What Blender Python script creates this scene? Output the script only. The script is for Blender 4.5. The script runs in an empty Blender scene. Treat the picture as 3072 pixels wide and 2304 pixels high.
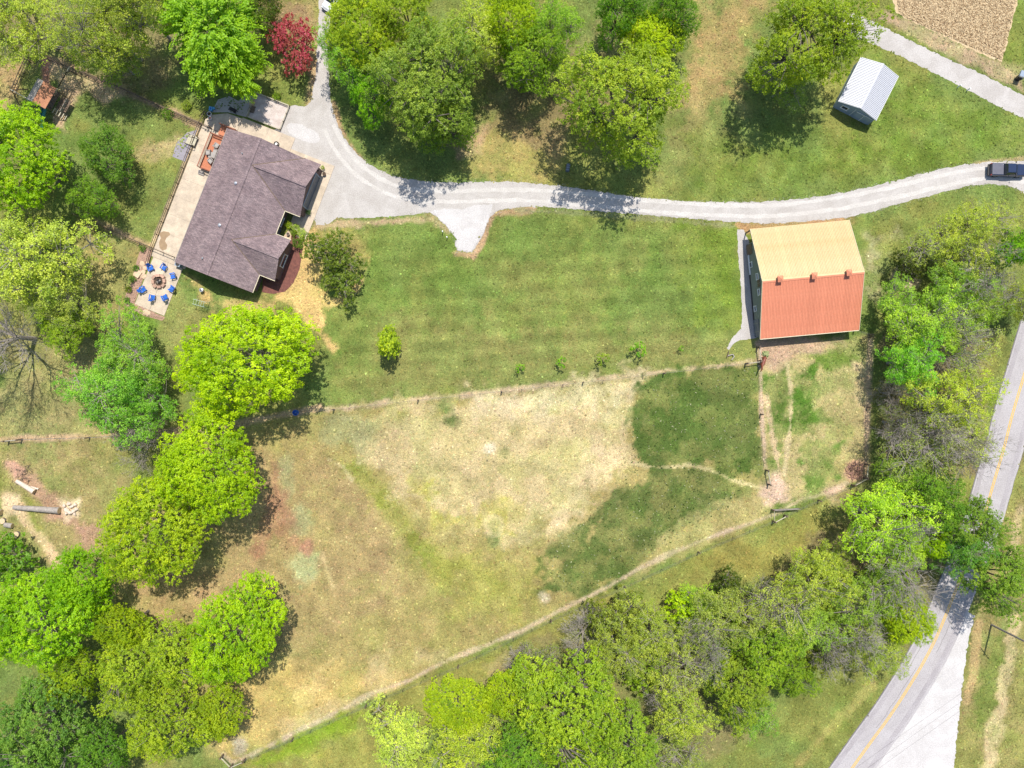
import bpy, bmesh, math, random
import numpy as np
from mathutils import Vector, Matrix

# ------------------------------------------------------------------ camera, sky, sun, exposure
H = 110.0                      # drone height above the ground, metres
PPM = 19.0                     # image pixels per metre on the ground
scene = bpy.context.scene
COL = scene.collection
cam_d = bpy.data.cameras.new('camera')
cam = bpy.data.objects.new('camera', cam_d)
COL.objects.link(cam)
cam.location = (0, 0, H)
cam_d.sensor_fit = 'HORIZONTAL'
cam_d.angle = 2 * math.atan(1536 / PPM / H)
cam_d.clip_start = 0.5
cam_d.clip_end = 5000
scene.camera = cam

SUN_TO = Vector((0.1105, 0.458, 1.0)).normalized()
SUN_EL = math.asin(SUN_TO.z)
SUN_AZ = math.atan2(SUN_TO.x, SUN_TO.y)
world = bpy.data.worlds.new('World')
scene.world = world
world.use_nodes = True
wn = world.node_tree
sky = wn.nodes.new('ShaderNodeTexSky')
sky.sky_type = 'NISHITA'
sky.sun_disc = False
sky.sun_elevation = SUN_EL
sky.sun_rotation = SUN_AZ
wn.links.new(sky.outputs[0], wn.nodes['Background'].inputs[0])
wn.nodes['Background'].inputs[1].default_value = 0.145
sun_d = bpy.data.lights.new('sun', 'SUN')
sun_d.energy = 4.4
sun_d.angle = math.radians(0.5)
sun_d.color = (1.0, 0.96, 0.89)
sun = bpy.data.objects.new('sun', sun_d)
COL.objects.link(sun)
sun.rotation_euler = (-SUN_TO).to_track_quat('-Z', 'Y').to_euler()
sun.location = (20, 60, 150)
vs = scene.view_settings
vs.view_transform = 'Standard'
vs.look = 'None'
vs.gamma = 1
vs.exposure = 0.5
vs.use_curve_mapping = False
scene.cycles.max_bounces = 6
scene.cycles.transparent_max_bounces = 4

random.seed(7)
RNG = np.random.default_rng(11)

# ------------------------------------------------------------------ helpers
def P(px, py, z=0.0):
    """image pixels (units of 1/19 m at ground level) -> metres at height z, origin under the drone"""
    k = (H - z) / H / PPM  # camera projection of image pixels down to height z
    return Vector(((px - 1536) * k, (1152 - py) * k, z))

def PX(pts, z=0.0):
    return [P(p[0], p[1], z) for p in pts]

class MB:
    def __init__(s):
        s.v = []; s.f = []
    def add(s, vs_, fs_):
        n = len(s.v)
        s.v += [tuple(a) for a in vs_]
        s.f += [tuple(i + n for i in f) for f in fs_]
        return s
    def box(s, c, size, rz=0.0, rx=0.0, ry=0.0):
        M = Matrix.Translation(c) @ Matrix.Rotation(rz, 4, 'Z') @ Matrix.Rotation(ry, 4, 'Y') @ Matrix.Rotation(rx, 4, 'X')
        a, b, d = size[0] / 2, size[1] / 2, size[2] / 2
        vs_ = [M @ Vector(p) for p in ((-a, -b, -d), (a, -b, -d), (a, b, -d), (-a, b, -d), (-a, -b, d), (a, -b, d), (a, b, d), (-a, b, d))]
        return s.add(vs_, ((0, 3, 2, 1), (4, 5, 6, 7), (0, 1, 5, 4), (1, 2, 6, 5), (2, 3, 7, 6), (3, 0, 4, 7)))
    def bar(s, p, q, w, h):
        """rectangular bar from p to q, width w (horizontal), height h"""
        p = Vector(p); q = Vector(q); d = q - p; L = d.length
        if L < 1e-6: return s
        d /= L
        side = d.cross(Vector((0, 0, 1)))
        side = side.normalized() if side.length > 1e-4 else Vector((1, 0, 0))
        up = side.cross(d)
        vs_ = []
        for e in (p, q):
            for a, b in ((-1, -1), (1, -1), (1, 1), (-1, 1)):
                vs_.append(e + side * a * w / 2 + up * b * h / 2)
        return s.add(vs_, ((3, 2, 1, 0), (4, 5, 6, 7), (0, 1, 5, 4), (1, 2, 6, 5), (2, 3, 7, 6), (3, 0, 4, 7)))
    def tube(s, p, q, r0, r1=None, n=6, cap=True):
        r1 = r0 if r1 is None else r1
        p = Vector(p); q = Vector(q); d = q - p
        if d.length < 1e-6: return s
        d.normalize()
        a = d.orthogonal().normalized(); b = d.cross(a)
        vs_ = []
        for e, r in ((p, r0), (q, r1)):
            for i in range(n):
                t = 2 * math.pi * i / n
                vs_.append(e + a * math.cos(t) * r + b * math.sin(t) * r)
        fs_ = [(i, (i + 1) % n, n + (i + 1) % n, n + i) for i in range(n)]
        if cap:
            fs_ += [tuple(range(n - 1, -1, -1)), tuple(range(n, 2 * n))]
        return s.add(vs_, fs_)
    def poly(s, pts):
        return s.add(pts, (tuple(range(len(pts))),))
    def prism(s, pts, z0, z1):
        n = len(pts)
        vs_ = [(p[0], p[1], z0) for p in pts] + [(p[0], p[1], z1) for p in pts]
        ar = sum(pts[i][0] * pts[(i + 1) % n][1] - pts[(i + 1) % n][0] * pts[i][1] for i in range(n))
        if ar < 0:
            vs_ = [(p[0], p[1], z0) for p in reversed(pts)] + [(p[0], p[1], z1) for p in reversed(pts)]
        fs_ = [tuple(range(n - 1, -1, -1)), tuple(range(n, 2 * n))] + [(i, (i + 1) % n, n + (i + 1) % n, n + i) for i in range(n)]
        return s.add(vs_, fs_)
    def slab(s, pts, t):
        """thick sheet: 3d polygon pts (counter-clockwise from above) with thickness t downwards"""
        n = len(pts)
        vs_ = [tuple(p) for p in pts] + [(p[0], p[1], p[2] - t) for p in pts]
        return s.add(vs_, [tuple(range(n)), tuple(range(2 * n - 1, n - 1, -1))] + [((i + 1) % n, i, n + i, n + (i + 1) % n) for i in range(n)])
    def lathe(s, c, prof, n=12):
        vs_ = []
        for r, z in prof:
            for i in range(n):
                t = 2 * math.pi * i / n
                vs_.append((c[0] + r * math.cos(t), c[1] + r * math.sin(t), c[2] + z))
        m = len(prof)
        fs_ = [(k * n + i, k * n + (i + 1) % n, (k + 1) * n + (i + 1) % n, (k + 1) * n + i) for k in range(m - 1) for i in range(n)]
        fs_ += [tuple(range(n - 1, -1, -1)), tuple(range((m - 1) * n, m * n))]
        return s.add(vs_, fs_)
    def frustum(s, x0, x1, w0, z0, X0, X1, w1, z1):
        vs_ = [(x0, -w0, z0), (x1, -w0, z0), (x1, w0, z0), (x0, w0, z0), (X0, -w1, z1), (X1, -w1, z1), (X1, w1, z1), (X0, w1, z1)]
        return s.add(vs_, ((0, 3, 2, 1), (4, 5, 6, 7), (0, 1, 5, 4), (1, 2, 6, 5), (2, 3, 7, 6), (3, 0, 4, 7)))
    def rock(s, c, r, seed, flat=0.6):
        rr = random.Random(seed)
        t = (1 + 5 ** .5) / 2
        vs_ = [(-1, t, 0), (1, t, 0), (-1, -t, 0), (1, -t, 0), (0, -1, t), (0, 1, t), (0, -1, -t), (0, 1, -t), (t, 0, -1), (t, 0, 1), (-t, 0, -1), (-t, 0, 1)]
        fs_ = [(0, 11, 5), (0, 5, 1), (0, 1, 7), (0, 7, 10), (0, 10, 11), (1, 5, 9), (5, 11, 4), (11, 10, 2), (10, 7, 6), (7, 1, 8), (3, 9, 4), (3, 4, 2), (3, 2, 6), (3, 6, 8), (3, 8, 9), (4, 9, 5), (2, 4, 11), (6, 2, 10), (8, 6, 7), (9, 8, 1)]
        a = rr.uniform(0, 6.28); e = rr.uniform(.7, 1.3)
        out = []
        for v in vs_:
            k = r / 1.9 * rr.uniform(.75, 1.2)
            x, y, z = v[0] * k * e, v[1] * k / e, v[2] * k * flat
            out.append((c[0] + x * math.cos(a) - y * math.sin(a), c[1] + x * math.sin(a) + y * math.cos(a), c[2] + z))
        return s.add(out, fs_)
    def mesh(s, name):
        me = bpy.data.meshes.new(name)
        me.from_pydata(s.v, [], s.f)
        me.update()
        return me
    def build(s, name, mat, parent=None, bevel=0.0, smooth=False):
        me = s.mesh(name)
        if bevel > 0:
            bm = bmesh.new(); bm.from_mesh(me)
            bmesh.ops.recalc_face_normals(bm, faces=bm.faces[:])
            es = [e for e in bm.edges if len(e.link_faces) == 2 and e.calc_face_angle(0) > 0.5]
            bmesh.ops.bevel(bm, geom=es, offset=bevel, segments=2, affect='EDGES', profile=0.6, clamp_overlap=True)
            bm.to_mesh(me); bm.free()
        if smooth:
            me.polygons.foreach_set('use_smooth', [True] * len(me.polygons))
        return link(name, me, mat, parent)

def link(name, me, mat, parent=None):
    o = bpy.data.objects.new(name, me)
    COL.objects.link(o)
    if mat is not None and not me.materials:
        me.materials.append(mat)
    if parent is not None:
        o.parent = parent
    return o

def tag(o, label=None, cat=None, group=None, kind=None):
    if label: o['label'] = label
    if cat: o['category'] = cat
    if group: o['group'] = group
    if kind: o['kind'] = kind
    return o

def thing(name, label, cat, loc=(0, 0, 0), rz=0.0, group=None):
    o = bpy.data.objects.new(name, None)
    o.empty_display_size = 0.3
    COL.objects.link(o)
    o.location = loc
    o.rotation_euler = (0, 0, rz)
    return tag(o, label, cat, group)

def copy_tree(o, parent=None):
    c = o.copy()
    COL.objects.link(c)
    c.parent = parent
    for ch in list(o.children):
        copy_tree(ch, c)
    return c

# ------------------------------------------------------------------ materials
def nmat(name):
    m = bpy.data.materials.new(name)
    m.use_nodes = True
    nt = m.node_tree
    return m, nt, nt.nodes['Principled BSDF']

def N(nt, t, **kw):
    n = nt.nodes.new(t)
    for k, v in kw.items():
        if k in ('ins',):
            for a, b in v.items(): n.inputs[a].default_value = b
        else: setattr(n, k, v)
    return n

def mixc(nt, fac, a, b, blend='MIX'):
    m = nt.nodes.new('ShaderNodeMix'); m.data_type = 'RGBA'; m.blend_type = blend
    for sock, val in ((m.inputs[0], fac), (m.inputs[6], a), (m.inputs[7], b)):
        if hasattr(val, 'is_linked') or hasattr(val, 'links'):
            nt.links.new(val, sock)
        else:
            sock.default_value = val if not isinstance(val, tuple) else (val + (1,) if len(val) == 3 else val)
    return m.outputs[2]

def ramp(nt, src, stops):
    r = nt.nodes.new('ShaderNodeValToRGB')
    e = r.color_ramp.elements
    while len(e) < len(stops): e.new(0.5)
    for i, (p, c) in enumerate(stops):
        e[i].position = p
        e[i].color = (c, c, c, 1) if isinstance(c, (int, float)) else tuple(c) + (1,)
    nt.links.new(src, r.inputs[0])
    return r.outputs[0]

def noise(nt, co, scale, detail=3, rough=0.6, dist=0.0):
    n = nt.nodes.new('ShaderNodeTexNoise')
    n.inputs['Scale'].default_value = scale
    n.inputs['Detail'].default_value = detail
    n.inputs['Roughness'].default_value = rough
    n.inputs['Distortion'].default_value = dist
    nt.links.new(co, n.inputs['Vector'])
    return n.outputs['Fac']

def pmat(name, c1, c2=None, scale=3.0, rough=0.8, bump=0.0, metal=0.0, fine=0.0, fscale=40.0, lo=0.35, hi=0.65, rnd=0.0, spec=0.3, coord='Object', detail=4):
    m, nt, b = nmat(name)
    b.inputs['Roughness'].default_value = rough
    b.inputs['Metallic'].default_value = metal
    b.inputs['Specular IOR Level'].default_value = spec
    tc = N(nt, 'ShaderNodeTexCoord')
    co = tc.outputs[coord]
    c2 = c2 or tuple(x * 0.75 for x in c1)
    f = ramp(nt, noise(nt, co, scale, detail), ((lo, 0.0), (hi, 1.0)))
    col = mixc(nt, f, c1, c2)
    if fine > 0:
        g = ramp(nt, noise(nt, co, fscale, 2), ((0.3, 1 - fine), (0.7, 1 + fine)))
        col = mixc(nt, 1.0, col, g, 'MULTIPLY')
    if rnd > 0:
        oi = N(nt, 'ShaderNodeObjectInfo')
        mr = N(nt, 'ShaderNodeMapRange', ins={3: 1 - rnd, 4: 1 + rnd})
        nt.links.new(oi.outputs['Random'], mr.inputs[0])
        col = mixc(nt, 1.0, col, mr.outputs[0], 'MULTIPLY')
    nt.links.new(col, b.inputs['Base Color'])
    if bump > 0:
        bp = N(nt, 'ShaderNodeBump', ins={'Strength': bump, 'Distance': 0.05})
        nt.links.new(noise(nt, co, fscale if fine > 0 else scale * 6, 3), bp.inputs['Height'])
        nt.links.new(bp.outputs[0], b.inputs['Normal'])
    return m

M = {}
M['concrete'] = pmat('concrete', (.50, .41, .305), (.38, .31, .235), .8, .85, fine=.10, fscale=7, rnd=.07)
M['concrete_wet'] = pmat('wet_concrete', (.30, .21, .12), (.25, .17, .1), 2, .4)
M['shingle'] = None
M['brick'] = pmat('brown_brick', (.16, .105, .095), (.12, .08, .075), 2.5, .85, fine=.15, fscale=18)
M['siding'] = pmat('grey_green_siding', (.25, .26, .21), (.21, .22, .18), 1.2, .7)
M['white'] = pmat('white_paint', (.75, .73, .70), (.66, .64, .6), 2, .5)
M['cream'] = pmat('cream_paint', (.62, .55, .38), (.5, .44, .3), 2, .6)
M['glass'] = pmat('window_glass', (.03, .035, .04), (.02, .025, .03), 1, .08, spec=.8)
M['slate'] = pmat('slate_blue_panel', (.11, .125, .15), (.09, .105, .13), 1, .45)
M['dark'] = pmat('dark_metal', (.03, .028, .027), (.045, .04, .036), 3, .5)
M['darkwood'] = pmat('weathered_wood', (.11, .075, .05), (.17, .125, .09), 4, .85, fine=.2, fscale=14)
M['palewood'] = pmat('pale_wood', (.46, .42, .31), (.36, .32, .23), 4, .8, fine=.12, fscale=14)
M['greywood'] = pmat('grey_wood', (.30, .27, .24), (.22, .19, .17), 4, .85, fine=.15, fscale=14)
M['deck'] = pmat('orange_deck_stain', (.46, .17, .085), (.40, .145, .075), 3, .65, fine=.08, fscale=10)
M['deckdark'] = pmat('red_brown_rail_stain', (.32, .115, .07), (.25, .09, .05), 3, .65)
M['orange_metal'] = None
M['steel'] = pmat('galvanised_steel', (.5, .5, .52), (.42, .42, .44), 3, .35, metal=.6)
M['blue'] = pmat('blue_plastic', (.02, .12, .46), (.015, .09, .38), 4, .45, rnd=.12)
M['lightblue'] = pmat('light_blue_plastic', (.1, .33, .55), (.08, .28, .5), 4, .45)
M['black'] = pmat('black_plastic', (.018, .018, .02), (.03, .03, .03), 4, .5)
M['rubber'] = pmat('tyre_rubber', (.02, .02, .02), (.03, .03, .03), 6, .85)
M['mulch'] = pmat('red_mulch', (.18, .072, .055), (.115, .048, .04), 2.2, .95, fine=.35, fscale=16)
M['stone'] = pmat('pink_field_stone', (.44, .27, .19), (.34, .22, .17), 1.6, .85, fine=.15, fscale=12, rnd=.2)
M['stonepale'] = pmat('pale_flagstone', (.52, .38, .25), (.44, .32, .22), 1.6, .85, fine=.12, fscale=12, rnd=.12)
M['bark'] = pmat('grey_bark', (.20, .17, .145), (.12, .10, .085), 3, .95, fine=.25, fscale=9)
M['barkpale'] = pmat('pale_bark', (.33, .29, .25), (.22, .19, .165), 3, .95, fine=.2, fscale=9)
M['cutwood'] = pmat('fresh_cut_wood', (.55, .42, .25), (.47, .34, .2), 6, .8, fine=.1, fscale=20)
M['debarked'] = pmat('bare_log_wood', (.60, .50, .40), (.48, .38, .3), 3, .8, fine=.15, fscale=16)
M['hair'] = pmat('bay_coat', (.20, .055, .03), (.15, .042, .022), 2.5, .45, spec=.4)
M['mane'] = pmat('dark_mane', (.03, .018, .014), (.02, .012, .01), 6, .8)
M['yellow'] = pmat('yellow_road_paint', (.58, .36, .06), (.52, .32, .06), 1.4, .7, fine=.2, fscale=12)
M['carwhite'] = pmat('white_car_paint', (.72, .72, .73), (.7, .7, .71), 1, .2, spec=.6)
M['carblack'] = pmat('black_paint_sky_tint', (.012, .022, .055), (.014, .024, .06), 1, .12, spec=.8)  # black paint with the blue of the reflected sky put into its colour
M['tonneau'] = pmat('grey_vinyl_cover', (.10, .10, .125), (.085, .085, .11), 1.5, .55)
M['red'] = pmat('red_lens', (.4, .02, .015), (.3, .015, .01), 4, .3)
M['lens'] = pmat('clear_lens', (.6, .6, .6), (.5, .5, .5), 4, .15)
M['cushion'] = pmat('grey_cushion', (.34, .31, .28), (.26, .24, .22), 3, .9, fine=.08)
M['green_plastic'] = pmat('green_plastic', (.02, .16, .12), (.016, .13, .1), 3, .4)
M['greenpaint'] = pmat('pale_green_metal', (.42, .50, .40), (.34, .42, .32), 5, .5)
M['cedar_shingle'] = pmat('orange_wood_roof', (.46, .21, .115), (.36, .16, .09), 2, .8, fine=.15, fscale=8)
M['hay'] = pmat('green_hay', (.26, .28, .12), (.18, .22, .09), 5, .95, fine=.3, fscale=20)
M['terracotta'] = pmat('terracotta', (.36, .14, .07), (.3, .11, .06), 3, .8)
M['soil'] = pmat('potting_soil', (.06, .04, .03), (.09, .06, .04), 6, .95)
M['sawdust'] = pmat('sawdust', (.52, .40, .25), (.43, .33, .2), 1.5, .95, fine=.15, fscale=10)
M['whitemetal'] = pmat('white_metal_sheet', (.47, .47, .49), (.44, .44, .46), .5, .45, metal=.0, spec=.4)
M['bluegrey'] = pmat('blue_grey_siding', (.24, .29, .35), (.2, .25, .31), .8, .6)
M['orange_paint'] = pmat('orange_painted_metal', (.60, .228, .13), (.55, .20, .112), .35, .5, spec=.3, rnd=.05, fine=.05, fscale=3)
M['creammetal'] = pmat('cream_metal_sheet', (.545, .40, .21), (.49, .345, .16), .3, .5, spec=.3, rnd=.04, fine=.05, fscale=3)
M['wire'] = pmat('galvanised_wire', (.2, .19, .18), (.14, .13, .12), 5, .6)

def shingle_mat():
    m, nt, b = nmat('mauve_brown_shingle')
    b.inputs['Roughness'].default_value = .9
    b.inputs['Specular IOR Level'].default_value = .15
    tc = N(nt, 'ShaderNodeTexCoord'); co = tc.outputs['Object']
    base = mixc(nt, ramp(nt, noise(nt, co, .55, 3), ((.35, 0), (.65, 1))), (.235, .18, .18), (.18, .135, .138))
    bk = N(nt, 'ShaderNodeTexBrick', ins={'Scale': 1.0, 'Mortar Size': .012, 'Brick Width': .5, 'Row Height': .16, 'Color1': (1.2, 1.16, 1.14, 1), 'Color2': (.74, .74, .76, 1), 'Mortar': (.45, .45, .45, 1)})
    nt.links.new(co, bk.inputs['Vector'])
    c = mixc(nt, 1.0, base, bk.outputs['Color'], 'MULTIPLY')
    g = ramp(nt, noise(nt, co, 5.5, 3, .7), ((.3, .72), (.7, 1.28)))
    c = mixc(nt, 1.0, c, g, 'MULTIPLY')
    nt.links.new(c, b.inputs['Base Color'])
    return m
M['shingle'] = shingle_mat()

def gravel_mat(name, c1, c2, c3, s=.35):
    m, nt, b = nmat(name)
    b.inputs['Roughness'].default_value = .95
    b.inputs['Specular IOR Level'].default_value = .1
    co = N(nt, 'ShaderNodeTexCoord').outputs['Object']
    c = mixc(nt, ramp(nt, noise(nt, co, s, 5, .6, .6), ((.38, 0), (.62, 1))), c1, c2)
    c = mixc(nt, ramp(nt, noise(nt, co, 1.3, 5, .75), ((.62, 0), (.8, .75))), c, c3)
    g = ramp(nt, noise(nt, co, 7, 4, .85), ((.3, .66), (.7, 1.3)))
    c = mixc(nt, 1.0, c, g, 'MULTIPLY')
    nt.links.new(c, b.inputs['Base Color'])
    bp = N(nt, 'ShaderNodeBump', ins={'Strength': .4, 'Distance': .03})
    nt.links.new(noise(nt, co, 14, 3), bp.inputs['Height'])
    nt.links.new(bp.outputs[0], b.inputs['Normal'])
    return m
M['gravel'] = gravel_mat('pale_gravel', (.415, .385, .355), (.355, .325, .295), (.29, .245, .20))
M['gravelwhite'] = gravel_mat('fresh_white_gravel', (.475, .45, .43), (.42, .395, .375), (.34, .31, .285))
M['gravelold'] = gravel_mat('worn_gravel', (.40, .33, .27), (.33, .26, .19), (.2, .19, .08))
M['asphalt'] = gravel_mat('sunbleached_asphalt', (.37, .345, .34), (.325, .30, .295), (.28, .25, .245), .22)
M['track'] = gravel_mat('packed_gravel', (.475, .445, .41), (.43, .40, .365), (.36, .32, .285), .5)
M['wheelpath'] = gravel_mat('worn_asphalt', (.325, .30, .30), (.285, .26, .26), (.25, .225, .22), .3)
M['tar'] = pmat('tar_seam', (.16, .145, .14), (.12, .11, .105), 2, .8)

# ------------------------------------------------------------------ ground sheet
def _tab(seed):
    return np.random.default_rng(seed).random((256, 256))
def vnoise(x, y, seed):
    T = _tab(seed)
    xi = np.floor(x).astype(int); yi = np.floor(y).astype(int)
    fx = x - xi; fy = y - yi
    fx = fx * fx * (3 - 2 * fx); fy = fy * fy * (3 - 2 * fy)
    a = T[xi & 255, yi & 255]; b = T[(xi + 1) & 255, yi & 255]; c = T[xi & 255, (yi + 1) & 255]; d = T[(xi + 1) & 255, (yi + 1) & 255]
    return (a * (1 - fx) + b * fx) * (1 - fy) + (c * (1 - fx) + d * fx) * fy
def fbm(x, y, scale, octv=4, seed=1, gain=.5):
    s = np.zeros_like(x); a = 1.0; t = 0.0
    for o in range(octv):
        s += a * vnoise(x / scale + 37.1 * o, y / scale + 11.7 * o, seed + o); t += a
        a *= gain; scale /= 2.0
    return s / t
def sstep(a, b, x):
    t = np.clip((x - a) / (b - a), 0, 1)
    return t * t * (3 - 2 * t)
def sdist(px, py, poly):
    """signed distance to polygon, positive inside"""
    d = np.full(px.shape, 1e9); ins = np.zeros(px.shape, bool)
    n = len(poly)
    for i in range(n):
        x0, y0 = poly[i]; x1, y1 = poly[(i + 1) % n]
        ex, ey = x1 - x0, y1 - y0
        t = np.clip(((px - x0) * ex + (py - y0) * ey) / (ex * ex + ey * ey + 1e-9), 0, 1)
        d = np.minimum(d, np.hypot(px - x0 - t * ex, py - y0 - t * ey))
        c = (y0 > py) != (y1 > py)
        with np.errstate(divide='ignore', invalid='ignore'):
            ins ^= c & (px < (x1 - x0) * (py - y0) / (y1 - y0 + 1e-12) + x0)
    return np.where(ins, d, -d)
def ldist(px, py, line):
    d = np.full(px.shape, 1e9)
    for i in range(len(line) - 1):
        x0, y0 = line[i]; x1, y1 = line[i + 1]
        ex, ey = x1 - x0, y1 - y0
        t = np.clip(((px - x0) * ex + (py - y0) * ey) / (ex * ex + ey * ey + 1e-9), 0, 1)
        d = np.minimum(d, np.hypot(px - x0 - t * ex, py - y0 - t * ey))
    return d

LAWN = (.122, .160, .042); LUSH = (.055, .120, .020); OLIVE = (.190, .180, .050); STRAW = (.42, .335, .175)
PALE = (.52, .43, .27); TAN = (.285, .215, .078); TANB = (.27, .19, .085); DIRT = (.36, .245, .165); LITTER = (.22, .125, .075)
PINK = (.42, .29, .20); FIELD = (.058, .100, .020); LIME = (.165, .235, .02); SAGE = (.26, .265, .125); ORNG = (.40, .29, .105)

PATCHES = []          # (kind, pts, colour, feather, warp, strength, mottle)
def area(pts, col, feather=30, warp=40, k=1.0, mottle=.0): PATCHES.append(('a', pts, col, feather, warp, k, mottle))
def line(pts, col, w=8, feather=8, warp=6, k=1.0, mottle=.0): PATCHES.append(('l', pts, col, (w, feather), warp, k, mottle))
def spot(x, y, r, col, feather=None, warp=None, k=1.0, mottle=0.0, ry=None):
    ry = ry or r
    pts = [(x + r * math.cos(t), y + ry * math.sin(t)) for t in [i * math.pi / 6 for i in range(12)]]
    area(pts, col, feather or r * .5, warp or r * .6, k, mottle)

# upper lawn
area([(950, 660), (1500, 640), (2230, 690), (2230, 1080), (1000, 1210), (960, 1000)], (.115, .162, .036), 30, 40, .85, .45)
area([(1180, 960), (2200, 980), (2240, 1085), (1000, 1220), (1000, 1120)], (.20, .185, .062), 60, 60, .75, .5)
area([(1500, 780), (1900, 780), (1800, 1000), (1450, 1010)], (.19, .185, .055), 60, 70, .6, .5)
area([(2060, 690), (2230, 690), (2220, 1000), (2080, 1000)], (.125, .18, .022), 40, 50, .7, .4)
area([(930, 690), (1080, 690), (1110, 760), (1090, 830), (1010, 880), (960, 800)], (.30, .24, .085), 30, 40, .8, .5)
# straw by the house
area([(905, 690), (940, 690), (950, 760), (960, 860), (1000, 890), (1060, 850), (1105, 800), (1110, 760), (1080, 870), (1030, 915), (970, 925), (965, 985), (1015, 1045), (1000, 1062), (950, 1000), (860, 900), (830, 890), (870, 865), (900, 800)], (.46, .32, .13), 8, 14, 1, .25)
area([(560, 820), (600, 830), (650, 890), (800, 890), (840, 950), (700, 960), (600, 900)], (.44, .31, .13), 14, 22, .9, .3)
# north lawns
area([(1440, 380), (1680, 400), (1680, 540), (1400, 540)], (.32, .25, .09), 30, 40, .85, .5)
area([(2080, 0), (2290, 0), (2240, 150), (2200, 300), (2060, 380), (2040, 250)], (.30, .205, .09), 40, 50, .9, .35)
area([(2030, 300), (2250, 330), (2100, 480), (2000, 520)], (.22, .19, .075), 50, 50, .8, .4)
area([(2080, 420), (2600, 420), (2900, 380), (2960, 480), (2500, 580), (2080, 600)], (.125, .165, .03), 50, 50, .8, .6)
area([(2600, 150), (2800, 240), (3072, 380), (3072, 470), (2700, 500), (2480, 480), (2640, 300)], (.115, .165, .026), 40, 50, .8, .6)
area([(1440, 170), (1560, 250), (1680, 210), (1700, 120), (1850, 60), (1880, 180), (1720, 400), (1650, 460), (1500, 400), (1440, 330)], (.20, .145, .075), 30, 40, .75, .5)
area([(1330, 380), (1460, 380), (1440, 460), (1380, 470)], (.33, .22, .13), 15, 20, .9, .4)
# strip beside the lane
area([(920, 100), (975, 60), (960, 330), (915, 320), (925, 220)], (.36, .25, .14), 10, 14, .95, .4)
area([(770, 0), (960, 0), (950, 60), (930, 140), (770, 60)], (.25, .16, .09), 20, 30, .9, .4)
area([(790, 240), (920, 230), (915, 320), (870, 315), (780, 285)], (.14, .17, .04), 10, 14, .9, .3)
line([(1000, 310), (1020, 380), (1060, 450), (1100, 500), (1160, 540)], (.33, .21, .12), 5, 6, 6, .9)
# west woods and lawn
area([(0, 0), (520, 0), (520, 250), (420, 310), (150, 180), (0, 230)], (.20, .165, .075), 40, 60, .9, .6)
area([(0, 190), (90, 170), (50, 290), (0, 330)], (.34, .23, .11), 12, 16, .9, .4)
area([(150, 180), (250, 230), (380, 270), (370, 310), (270, 280), (215, 320), (190, 400), (160, 360), (200, 290), (170, 240)], (.42, .30, .18), 12, 20, .95, .4)
line([(140, 180), (136, 280)], (.38, .19, .13), 12, 6, 4, .95)
line([(160, 180), (350, 262), (480, 322), (600, 376)], (.30, .20, .13), 8, 8, 8, .9)
area([(400, 440), (560, 400), (520, 480), (440, 480), (410, 470)], (.36, .28, .14), 14, 20, .8, .5)
area([(240, 660), (460, 740), (380, 900), (390, 960), (300, 1000), (260, 900), (240, 760)], (.27, .225, .085), 30, 30, .95, .4)
area([(340, 520), (520, 560), (450, 740), (300, 680)], (.15, .16, .045), 30, 40, .8, .6)
line([(600, 380), (535, 552), (456, 748)], (.43, .32, .2), 7, 6, 4, .9)
line([(290, 668), (455, 740)], (.38, .26, .16), 7, 8, 6, .8)
area([(380, 935), (440, 940), (490, 985), (440, 990), (390, 970)], (.10, .165, .02), 10, 12, .9, .3)
area([(500, 830), (600, 930), (620, 980), (500, 1090), (470, 1000)], (.20, .195, .065), 20, 30, .9, .4)
area([(0, 980), (300, 1000), (340, 1200), (300, 1330), (0, 1320)], (.25, .215, .09), 30, 40, .95, .4)
line([(0, 1318), (200, 1312), (350, 1305), (700, 1275), (960, 1222)], (.40, .27, .17), 7, 8, 6, .8)
area([(0, 1330), (330, 1320), (420, 1430), (330, 1580), (300, 1680), (120, 1700), (0, 1600)], (.25, .205, .085), 40, 50, .95, .5)
area([(30, 1395), (110, 1420), (190, 1520), (300, 1590), (310, 1660), (260, 1680), (200, 1570), (140, 1560), (100, 1500), (40, 1440)], (.36, .215, .15), 16, 24, .95, .3)
line([(20, 1490), (60, 1530), (110, 1600), (180, 1700)], (.46, .33, .2), 14, 10, 10, .9, .3)
area([(10, 1490), (60, 1480), (70, 1540), (10, 1550)], (.52, .40, .24), 12, 14, .9, .2)
area([(180, 1500), (240, 1495), (245, 1550), (195, 1565)], (.55, .44, .28), 12, 14, .9, .2)
area([(60, 1440), (130, 1530), (110, 1580), (80, 1540)], (.16, .19, .03), 14, 18, .6, .3)
# the south pasture
area([(990, 1225), (1420, 1185), (1990, 1115), (2300, 1080), (2300, 1560), (1800, 1770), (1300, 2010), (690, 2285), (560, 2200), (300, 1800), (520, 1380), (700, 1290)], (.27, .218, .084), 18, 10, 1, .3)
area([(700, 1400), (900, 1370), (1060, 1380), (1180, 1480), (1260, 1620), (1200, 1760), (1000, 1900), (850, 1960), (560, 1850), (640, 1620)], (.272, .20, .094), 60, 60, .85, .3)
area([(400, 1720), (560, 1700), (650, 1800), (600, 1850), (450, 1880)], (.30, .20, .10), 25, 30, .9, .3)
area([(1000, 1360), (1080, 1380), (1160, 1450), (1240, 1560), (1310, 1660), (1400, 1700), (1340, 1720), (1250, 1680), (1140, 1540), (1060, 1450)], (.17, .195, .03), 24, 30, .85, .4)
area([(1240, 1690), (1450, 1640), (1650, 1720), (1560, 1860), (1350, 1800)], (.225, .222, .05), 60, 70, .85, .35)
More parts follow.
